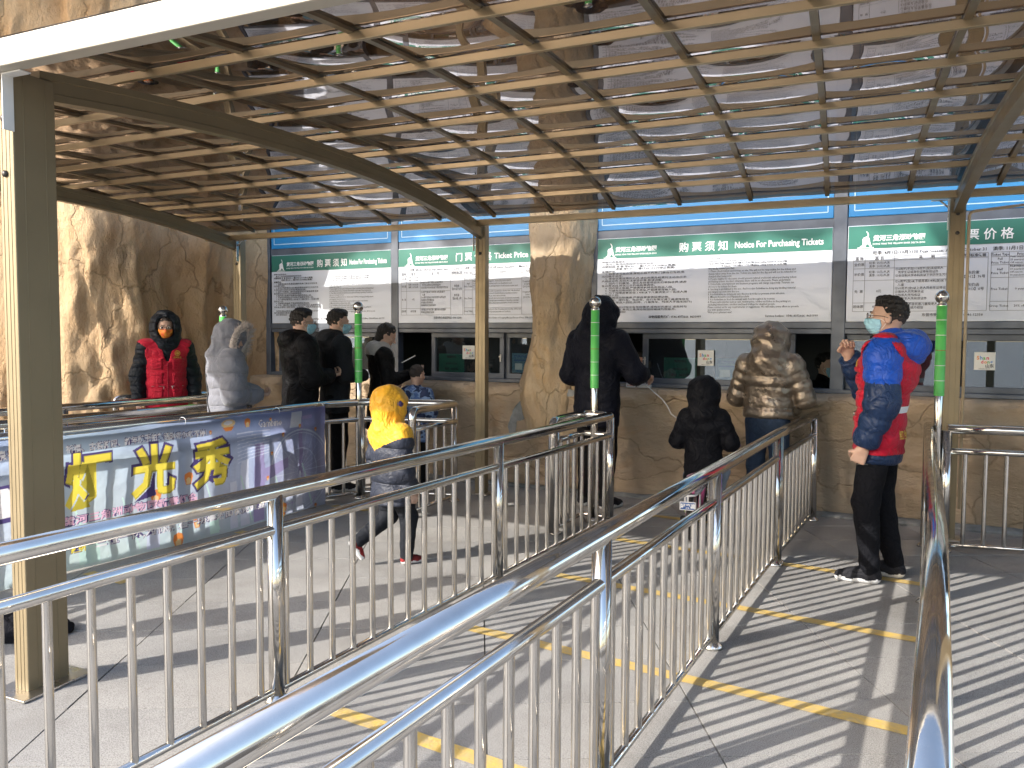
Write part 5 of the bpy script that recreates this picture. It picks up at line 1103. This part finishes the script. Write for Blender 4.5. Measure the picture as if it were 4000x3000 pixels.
# woman in grey puffer
def fur(body, U, fromH, s, sub):
    rr = random.Random(5); b = MB()
    for k in range(1700):
        a = rr.uniform(0, 2*math.pi); c = np.array((.112*math.cos(a), .088+rr.uniform(-.03, .035), -.005+.138*math.sin(a))); out = np.array((math.cos(a), rr.uniform(-.2, 1.1), math.sin(a))); out += np.array([rr.uniform(-.5, .5) for _ in range(3)]); out = out/np.linalg.norm(out); L = rr.uniform(.04, .085)
        side = np.cross(out, [rr.uniform(-1, 1) for _ in range(3)]); side = side/np.linalg.norm(side)*.003; p = U(fromH(np.array([c+side, c-side, c+out*L])))*s
        b.add([tuple(q) for q in p], [(0, 1, 2)])
    ring = [Vector(q*s) for q in U(fromH(np.array([(.108*math.cos(a), .082, -.005+.134*math.sin(a)) for a in np.linspace(0, 2*math.pi, 25)[:-1]])))]
    b.tube(ring, .03*s, 10, closed=True)
    tag(sub('fur_trim', b.mesh('fur_trim', mat('pale_fur', (.50, .44, .40), .9, sheen=.5, var=.2, vscale=30))), kind=None)
def strap_bag(body, U, fromH, s, sub):
    fur(body, U, fromH, s, sub)
    pts = []
    for x, z in ((-.12, 1.43), (-.115, 1.36), (-.10, 1.28), (-.075, 1.2), (-.04, 1.12), (.01, 1.04), (.07, .96), (.13, .89), (.19, .82), (.235, .77)):
        yy_ = np.linspace(-.45, .1, 400); P_ = np.stack([np.full(400, x), yy_, np.full(400, z)], -1).astype(np.float32); k = int(np.argmax(person.jack(P_) < 0)); pts.append((x, yy_[k]-.004, z))
    pts = U(np.array(pts)); b = MB(); b.tube([Vector(q*s) for q in pts], .0085*s, 6); st = sub('bag_strap', b.mesh('bag_strap', BLACKR))
    b = MB(); b.bbox(Vector(U(np.array([(.30, .06, .70)]))[0]*s), (.07, .22, .15), .02); sub('shoulder_bag', b.mesh('shoulder_bag', fabric('black_bag', (.015, .015, .017), .5)))
GREYP = fabric('grey_velvet', (.185, .19, .22), .8, .4, 14, .25, var=.15, fold=.55, fscale=4.5, quilt=(.135, 1.1))
person('person in grey quilted puffer coat with pale fur hood and black bag strap', (-5.28, 5.10, 0), R(-36), .905, [GREYP], BLACKT, SH_BLACK, HOLD, hem=.62, puff=.056, period=.15, amp=.022, crease=.45, hood='up', hairstyle=None, head=(.25, 0, -.62), lean=.06, wid=1.16, hoodw=1.12, hands=(dict(n=(-.3, 0, 1), t=(-1, 0, 0)), dict(n=(.3, 0, 1), t=(1, 0, 0))), top_extra=strap_bag, voxel=.012)
person('person in black hooded jacket and glasses standing right of the grey puffer coat', (-5.22, 5.93, 0), R(-34), .993, [BLACKN], BLACKT, SH_GREY, (((.285, .02, 1.12), (.10, .26, 1.14)), ((-.285, .02, 1.12), (-.10, .26, 1.14))), hem=.74, puff=.040, period=.16, amp=.004, hood='down', hairstyle='short', mask=MASKB, glasses=True, head=(.05, 0, -.02), hands=(dict(n=(-.3, 0, 1), t=(-1, 0, 0)), None), wid=1.22, lean=.02)
person('person in dark grey hooded jacket with tousled hair, right of the black jacket', (-5.22, 6.42, 0), R(-36), .998, [fabric('dark_grey_cloth', (.022, .024, .028), .75, .4, 20)], BLACKT, SH_BLACK, HOLD, hem=.76, puff=.028, period=.2, amp=.002, hood='down', hairstyle='short', mask=MASKB, head=(.06, 0, -.02), lean=.04, wid=1.12)
def wh(body, U, fromH, s, sub): pass
def j5(c, arms): return ((c[:, 2] > 1.40) & (np.abs(c[:, 0]) < .17)).astype(int)
v5 = person('person with long dark hair and pale grey hood holding a white phone', (-5.02, 6.86, 0), R(-50), .925, [BLACKN, fabric('pale_grey_fleece', (.45, .44, .42), .9, .3, 40, .4)], BLACKT, SH_BLACK, (((.25, .06, 1.13), (.09, .30, 1.24)), ((-.26, .02, 1.12), (-.12, .22, 1.10))), hem=.60, puff=.026, period=.2, amp=.002, hood='down', hairstyle='long', head=(.38, .0, -.1), lean=.10, hands=(dict(n=(-.4, 0, 1), t=(-1, .3, 0), d=(-.1, 1, .35), curl=(.22, .22, .25, .3), thumb=.6), None), jmat_fn=j5)
def held(o, p, d, up, size, label, m_, scr):
    M_ = Matrix.Rotation(o.rotation_euler.z, 3, 'Z'); return M_
t = thing('phone', 'white phone in the hand of the person with the pale grey hood', 'phone', (-4.745, 6.97, 1.262), R(-50)); b = MB(); Mx = Matrix.Rotation(R(28), 3, 'X'); b.bbox((0, 0, 0), (.072, .15, .009), .004, M=Mx); build('case', b, WHITEP, t); b = MB(); b.box(Mx @ Vector((0, 0, .0052)), (.064, .138, .001), M=Mx); build('screen', b, mat('phone_screen', (.02, .022, .025), .12), t)
# small boy in camouflage
def camo():
    m, n, l, p = node_mat('blue_camouflage'); p.inputs['Roughness'].default_value = .7; tc = N(n, 'ShaderNodeTexCoord')
    a = N(n, 'ShaderNodeTexNoise'); a.inputs['Scale'].default_value = 13; a.inputs['Detail'].default_value = 2; a.inputs['Distortion'].default_value = .8; l.new(tc.outputs['Object'], a.inputs[0])
    r = ramp(n, [(0, (.015, .03, .09)), (.46, (.015, .03, .09)), (.465, (.22, .32, .52)), (.57, (.30, .42, .62)), (.575, (.09, .16, .36)), (1., (.09, .16, .36))]); r.color_ramp.interpolation = 'CONSTANT'; l.new(a.outputs[0], r.inputs[0]); l.new(r.outputs[0], p.inputs['Base Color'])
    b_ = N(n, 'ShaderNodeTexNoise'); b_.inputs['Scale'].default_value = 30; l.new(tc.outputs['Object'], b_.inputs[0]); bp = N(n, 'ShaderNodeBump'); bp.inputs['Strength'].default_value = .3; bp.inputs['Distance'].default_value = .01; l.new(b_.outputs[0], bp.inputs['Height']); l.new(bp.outputs[0], p.inputs['Normal']); return m
person('small child with cropped hair in a blue camouflage coat at the ticket window', (-4.62, 6.93, 0), R(-8), .655, [camo()], BLACKT, SH_GREY, HOLD, hem=.70, puff=.045, period=.13, amp=.010, hood='down', hs=1.25, hairstyle='crop', head=(.1, 0, 0), wid=1.06, hands=(None, None))
# child in yellow and navy, walking
YEL = fabric('yellow_nylon', (.80, .40, .025), .42, .5, 22, .1); NVP = fabric('slate_navy_nylon', (.028, .033, .050), .5, .5, 22, fold=.6, quilt=(.115, 1.2))
def j7(c, arms):
    hd = c[:, 2] > 1.47; return (hd | (c[:, 2] > 1.24+.42*np.abs(c[:, 0]))).astype(int)
def badge(body, U, fromH, s, sub):
    b = MB(); p = fromH(np.array([(.118, .045, .03)]))[0]; c_ = U(p[None])[0]*s; o = sub('hood_badge', MB().lathe([(.0, .008), (.020, .007), (.021, .003), (.028, .003), (.030, -.004)], 20).mesh('hood_badge', mat('purple_badge', (.05, .03, .13), .35))); o.location = c_; o.rotation_euler = (0, R(88), R(12))
person('child in a yellow and navy hooded puffer jacket walking away between the barriers', (-3.195, 4.49, 0), R(-26), .613, [NVP, YEL], fabric('charcoal_trousers', (.016, .018, .023), .75, .35, 20), [fabric('black_red_shoe', (.02, .02, .022), .6, col2=(.35, .03, .03), vscale=9), SOLEW], (((.285, -.02, 1.10), (.275, .10, .80)), ((-.285, -.02, 1.10), (-.27, .06, .80))),
       legs=(((.095, 0, .90), (.10, .16, .51), (.10, .13, .095), -.05), ((-.095, 0, .90), (-.10, .03, .50), (-.11, -.34, .27), .05, -.95)), hem=.66, puff=.058, period=.19, amp=.026, hood='up', hs=1.25, hairstyle=None, head=(-.02, 0, -.25), wid=1.3, hoodw=1.1, hoodk=1.08, crease=.5, legw=1.22, jmat_fn=j7, top_extra=badge, voxel=.013, hands=(dict(n=(-1, 0, 0), t=(0, 1, 0)), None))
# man in the navy hooded coat at the window
person('tall person in a dark navy hooded coat reaching into the ticket window', (-2.70, 6.86, 0), R(-14), 1.035, [NAVYN], BLACKT, SH_BLACK, (((.31, .10, 1.14), (.225, .37, 1.13)), ((-.285, .0, 1.12), (-.15, .24, 1.05))), hem=.69, puff=.040, period=.26, amp=.003, hood='up', hairstyle=None, head=(.30, .0, -.25, 0, .04, -.01), wid=1.08, hands=(dict(n=(-.2, 0, -1), t=(-1, 0, 0), d=(.05, 1, -.15), curl=(.3, .4, .45, .5)), None), lean=.03)
# child on the bicycle
person('child in a black hooded puffer coat sitting on the pink bicycle', (-1.655, 6.46, 0), R(4), .622, [fabric('ink_nylon', (.0050, .0056, .0085), .6, .5, 22)], fabric('pale_blue_jeans', (.30, .35, .42), .8, .3, 40), [fabric('lime_shoe', (.42, .70, .06), .6), mat('lime_sole', (.5, .75, .1), .5)], (((.33, .04, 1.10), (.25, .30, 1.04)), ((-.33, .04, 1.10), (-.25, .30, 1.04))),
       legs=(((.10, 0, .90), (.21, .28, .70), (.16, .12, .36), -.1), ((-.10, 0, .90), (-.21, .22, .62), (-.17, .0, .27), .1)), hem=.58, puff=.055, period=.12, amp=.009, hood='up', hs=1.25, hairstyle=None, wid=1.1, hoodk=1.12, voxel=.013, hands=(dict(n=(0, 0, -1), t=(-1, 0, 0), curl=.8), dict(n=(0, 0, -1), t=(1, 0, 0), curl=.8)))
# bronze jacket at the right-hand window
BRONZE = mat('bronze_foil_nylon', (.235, .195, .155), .33, .72, bump=.85, bscale=13, var=.18, vscale=9, rvar=.08)
person('person in a shiny bronze hooded puffer jacket and jeans leaning at the right ticket window', (-1.27, 6.98, 0), R(-6), .905, [BRONZE], JEANS, SH_BLACK, (((.30, .06, 1.12), (.14, .30, 1.16)), ((-.30, .06, 1.12), (-.14, .30, 1.16))), hem=.93, puff=.042, period=.085, amp=.015, crease=.42, hood='up', hairstyle=None, head=(.12, 0, .05), lean=.08, wid=1.08, hoodw=1.4, hands=(None, None), voxel=.011)
# volunteer in blue and navy with the red vest, in profile
BRI = fabric('bright_blue_nylon', (.008, .075, .46), .36, .45, 20, .1); NAV2 = fabric('dark_blue_nylon', (.012, .030, .085), .38, .45, 20, .1)
def j11(c, arms):
    fore = None; up = None
    for k in (0, 1):
        e, w_ = arms[k]; a = _sd_cone(c, e, w_, 0, 0); b_ = _sd_cone(c, ((.182 if k == 0 else -.182), 0, 1.405), e, 0, 0); fore = a if fore is None else np.minimum(fore, a); up = b_ if up is None else np.minimum(up, b_)
    return ((c[:, 2] > 1.235) & ~(fore < up*.9)).astype(int)
def collar11(body, U, fromH, s, sub):
    b = MB(); b.lathe([(.062, -.02), (.070, .0), (.066, .045), (.055, .05), (.052, .0)], 22); o = sub('inner_collar', b.mesh('inner_collar', BLACKT)); o.location = (0, .0, 1.475*s); o.rotation_euler = (R(-12), 0, 0)
    Pn = Print(); Pn.text('STAR', 0, .016, .018, align='CENTER', bold=.03); Pn.text('WARS', 0, .0, .018, align='CENTER', bold=.03); Pn.line(-.03, -.008, .03, -.008, .0018); o = Pn.build('trouser_print', [mat('grey_print', (.35, .35, .33), .6)], body, (-.193*s, .065*s, .745*s), (R(90), 0, R(-80)))
person('person in blue puffer jacket and red vest with blue mask, hand raised to chin', (-.35, 5.63, 0), R(86), 1.0, [NAV2, BRI], fabric('black_joggers', (.006, .0064, .009), .8, .3, 26), SH_BLACK, (((.275, .12, 1.14), (.085, .235, 1.375)), ((-.275, -.035, 1.12), (-.245, .055, .835))),
       legs=(((.095, -.01, .90), (.10, .0, .50), (.105, -.09, .09), -.1), ((-.095, 0, .90), (-.105, .055, .50), (-.11, .02, .09), .1)), hem=.735, puff=.042, period=.10, amp=.018, crease=.42, hood='down', hairstyle='short', vest=dict(mat=VRED, hem=.80, emblem=(-.10, 1.33), stripe=True), mask=MASKB, glasses=True, eyes=True, lean=-.05, head=(.0, 0, .1), voxel=.010, hoodk=1.13, jmat_fn=j11, top_extra=collar11,
       hands=(dict(n=(-.6, -.3, 0), t=(-.2, .4, 1), d=(-.35, .1, 1), curl=(.55, .7, .8, .85), thumb=.7), dict(n=(1, .1, 0), t=(0, 1, 0), curl=(.95, 1.0, 1.0, 1.0), thumb=.9)))
# clerks behind the windows
for lab, x, y, z, rz, h_ in (('masked clerk seated behind the ticket window beside the navy coat', -2.66, 8.0, -.36, 172, None), ('clerk in dark clothes behind the open window right of the bronze jacket', -1.0, 8.35, -.36, 245, None)):
    person(lab, (x, y, z), R(rz), .98, [BLACKN], BLACKT, SH_BLACK, HOLD, hem=.80, puff=.02, amp=0, hairstyle='short', mask=MASKB, eyes=True, lower=False, voxel=.016)

# ------------------------------------------------------------------ child's bicycle
PINK = mat('pink_enamel', (.62, .13, .30), .3, coat=.4); PINKP = mat('pale_pink_plastic', (.72, .42, .55), .45); WHT = mat('white_enamel', (.75, .74, .74), .35); TYRE = mat('tyre_rubber', (.022, .022, .024), .75, bump=.4, bscale=90)
bk = thing('bicycle', 'pink and white child bicycle with a rear carrier under the black coated child', 'bicycle', (-1.66, 6.42, 0), R(6))
def wheel(y, r=.20):
    wl = link('wheel', None, bk); wl.location = (0, y, r)
    pts = lambda rr, n=36: [Vector((0, rr*math.cos(2*math.pi*k/n), rr*math.sin(2*math.pi*k/n))) for k in range(n)]
    b = MB(); b.tube(pts(r-.02), .02, 10, closed=True); build('tyre', b, TYRE, wl)
    b = MB(); b.tube(pts(r-.043), .009, 8, closed=True); build('rim', b, STEEL, wl)
    b = MB(); b.tube([(-.035, 0, 0), (.035, 0, 0)], .016, 12)
    for k in range(18): a = 2*math.pi*k/18; b.tube([((-1)**k*.022, .014*math.cos(a+.6), .014*math.sin(a+.6)), (0, (r-.045)*math.cos(a), (r-.045)*math.sin(a))], .0012, 5)
    build('spokes', b, STEEL, wl)
wheel(-.36); wheel(.36)
b = MB(); b.tube([(0, .30, .50), (0, .16, .33), (0, .02, .22), (0, -.02, .17)], .021, 12); b.tube([(0, -.02, .17), (0, -.10, .42)], .017, 12)
for s_ in (-1, 1): b.tube([(s_*.01, -.02, .18), (s_*.045, -.36, .2)], .010, 10); b.tube([(s_*.012, -.09, .38), (s_*.045, -.36, .2)], .009, 10); 
build('frame', b, PINK, bk)
b = MB()
for s_ in (-1, 1): b.tube([(s_*.02, .285, .46), (s_*.045, .33, .34), (s_*.045, .36, .2)], .012, 10)
b.tube([(0, .30, .44), (0, .27, .60)], .014, 12); build('fork', b, WHT, bk)
b = MB(); b.tube([(-.24, .20, .66), (-.2, .24, .665), (-.05, .27, .61), (.05, .27, .61), (.2, .24, .665), (.24, .20, .66)], .010, 10); hb = build('handlebar', b, STEEL, bk)
for s_ in (-1, 1): b = MB(); b.tube([(s_*.205, .235, .665), (s_*.265, .17, .655)], .016, 12); build('grip', b, PINKP, hb)
b = MB(); b.lathe([(.0, .035), (.05, .032), (.085, .018), (.09, .0), (.06, -.012), (0, -.014)], 22); b.v = [(x*(.75 if y > 0 else 1), y*1.35, z) for x, y, z in b.v]; o = build('saddle', b, PINKP, bk); o.location = (0, -.12, .43)
b = MB(); b.tube([(0, -.10, .38), (0, -.115, .43)], .012, 10); build('seat_post', b, STEEL, bk)
b = MB()
for s_ in (-1, 1): b.tube([(s_*.055, -.10, .375), (s_*.06, -.42, .375), (s_*.045, -.45, .37)], .008, 8); b.tube([(s_*.055, -.40, .372), (s_*.05, -.36, .2)], .007, 8)
b.tube([(-.06, -.42, .375), (0, -.455, .37), (.06, -.42, .375)], .008, 8); b.tube([(-.06, -.42, .375), (-.045, -.56, .372), (0, -.58, .37), (.045, -.56, .372), (.06, -.42, .375)], .008, 8); b.tube([(0, -.58, .37), (0, -.588, .32)], .006, 8)
for y in (-.2, -.28, -.36): b.tube([(-.056, y, .375), (.056, y, .375)], .006, 8)
build('carrier', b, WHT, bk)
b = MB(); n_ = 14
V = [(x, -.36+(.235)*math.cos(a), .2+.235*math.sin(a)) for a in np.linspace(.55, 2.25, n_) for x in (-.032, 0, .032)]; V = [(x, y-(.0 if abs(x) < .01 else 0), z-(.008 if abs(x) > .01 else 0)) for x, y, z in V]
b.add(V, [(3*i+k, 3*i+k+1, 3*i+k+4, 3*i+k+3) for i in range(n_-1) for k in (0, 1)], 0, True); build('mudguard', b, PINK, bk)
pl = MB(); pl.bbox((0, -.592, .30), (.115, .006, .062), .003, mi=0); po = build('number_plate', pl, WHT, bk)
P = Print(); P.rect(-.05, -.024, .05, .024, 0); P.text('好来喜', 0, -.013, .036, 1, lift=.0006, align='CENTER', bold=.03, shear=.2); P.build('plate_print', [mat('plate_blue', (.03, .10, .32), .4), WHITEI], po, (0, -.5956, .30), (R(90), 0, 0))
b = MB(); b.tube([(-.06, -.02, .17), (.06, -.02, .17)], .012, 10); b.lathe([(.0, .004), (.055, .004), (.055, -.004), (.0, -.004)], 20); b.v = b.v[:20] + [(z+.035, x-.02, y+.17) for x, y, z in b.v[20:]]; b.tube([(-.06, -.02, .17), (-.065, -.06, .10)], .008, 8); b.tube([(.06, -.02, .17), (.065, .02, .24)], .008, 8); ck = build('crank', b, mat('dark_metal', (.08, .08, .085), .4, .7), bk)
for x, y, z in ((-.105, -.06, .10), (.105, .02, .24)): b = MB(); b.bbox((x, y, z), (.07, .075, .02), .005); build('pedal', b, BLACKR, ck)

# black bundle lying at the left edge behind the post
def lump(P_): return smin(_sd_ell(P_, (0, 0, .03), (.20, .13, .075)), _sd_ell(P_, (.16, .03, .02), (.12, .10, .05)), .05)-.008*np.sin(P_[:, 0]*70)*np.sin(P_[:, 1]*60+P_[:, 2]*80)
V, Q = surf(lump, (-.3, -.25, .0), (.35, .25, .15), .012); o = link('cloth_bundle', np_mesh('cloth_bundle', [(V, Q, 0)], fabric('black_fleece', (.014, .014, .018), .9, 1., 60))); o.location = (-4.08, 2.52, 0); o.rotation_euler = (0, 0, R(35)); tag(o, 'low black fleecy bundle on the paving behind the foreground canopy post', 'bundle')

# visitor standing a step outside the left edge; only the shadow falls into the picture
person('person in dark coat beyond the left edge whose shadow crosses the paving', (-4.28, 1.80, 0), R(60), .97, [BLACKN], BLACKT, SH_BLACK, HANG, hem=.74, puff=.04, amp=0, hairstyle='short', voxel=.018, wid=1.1)
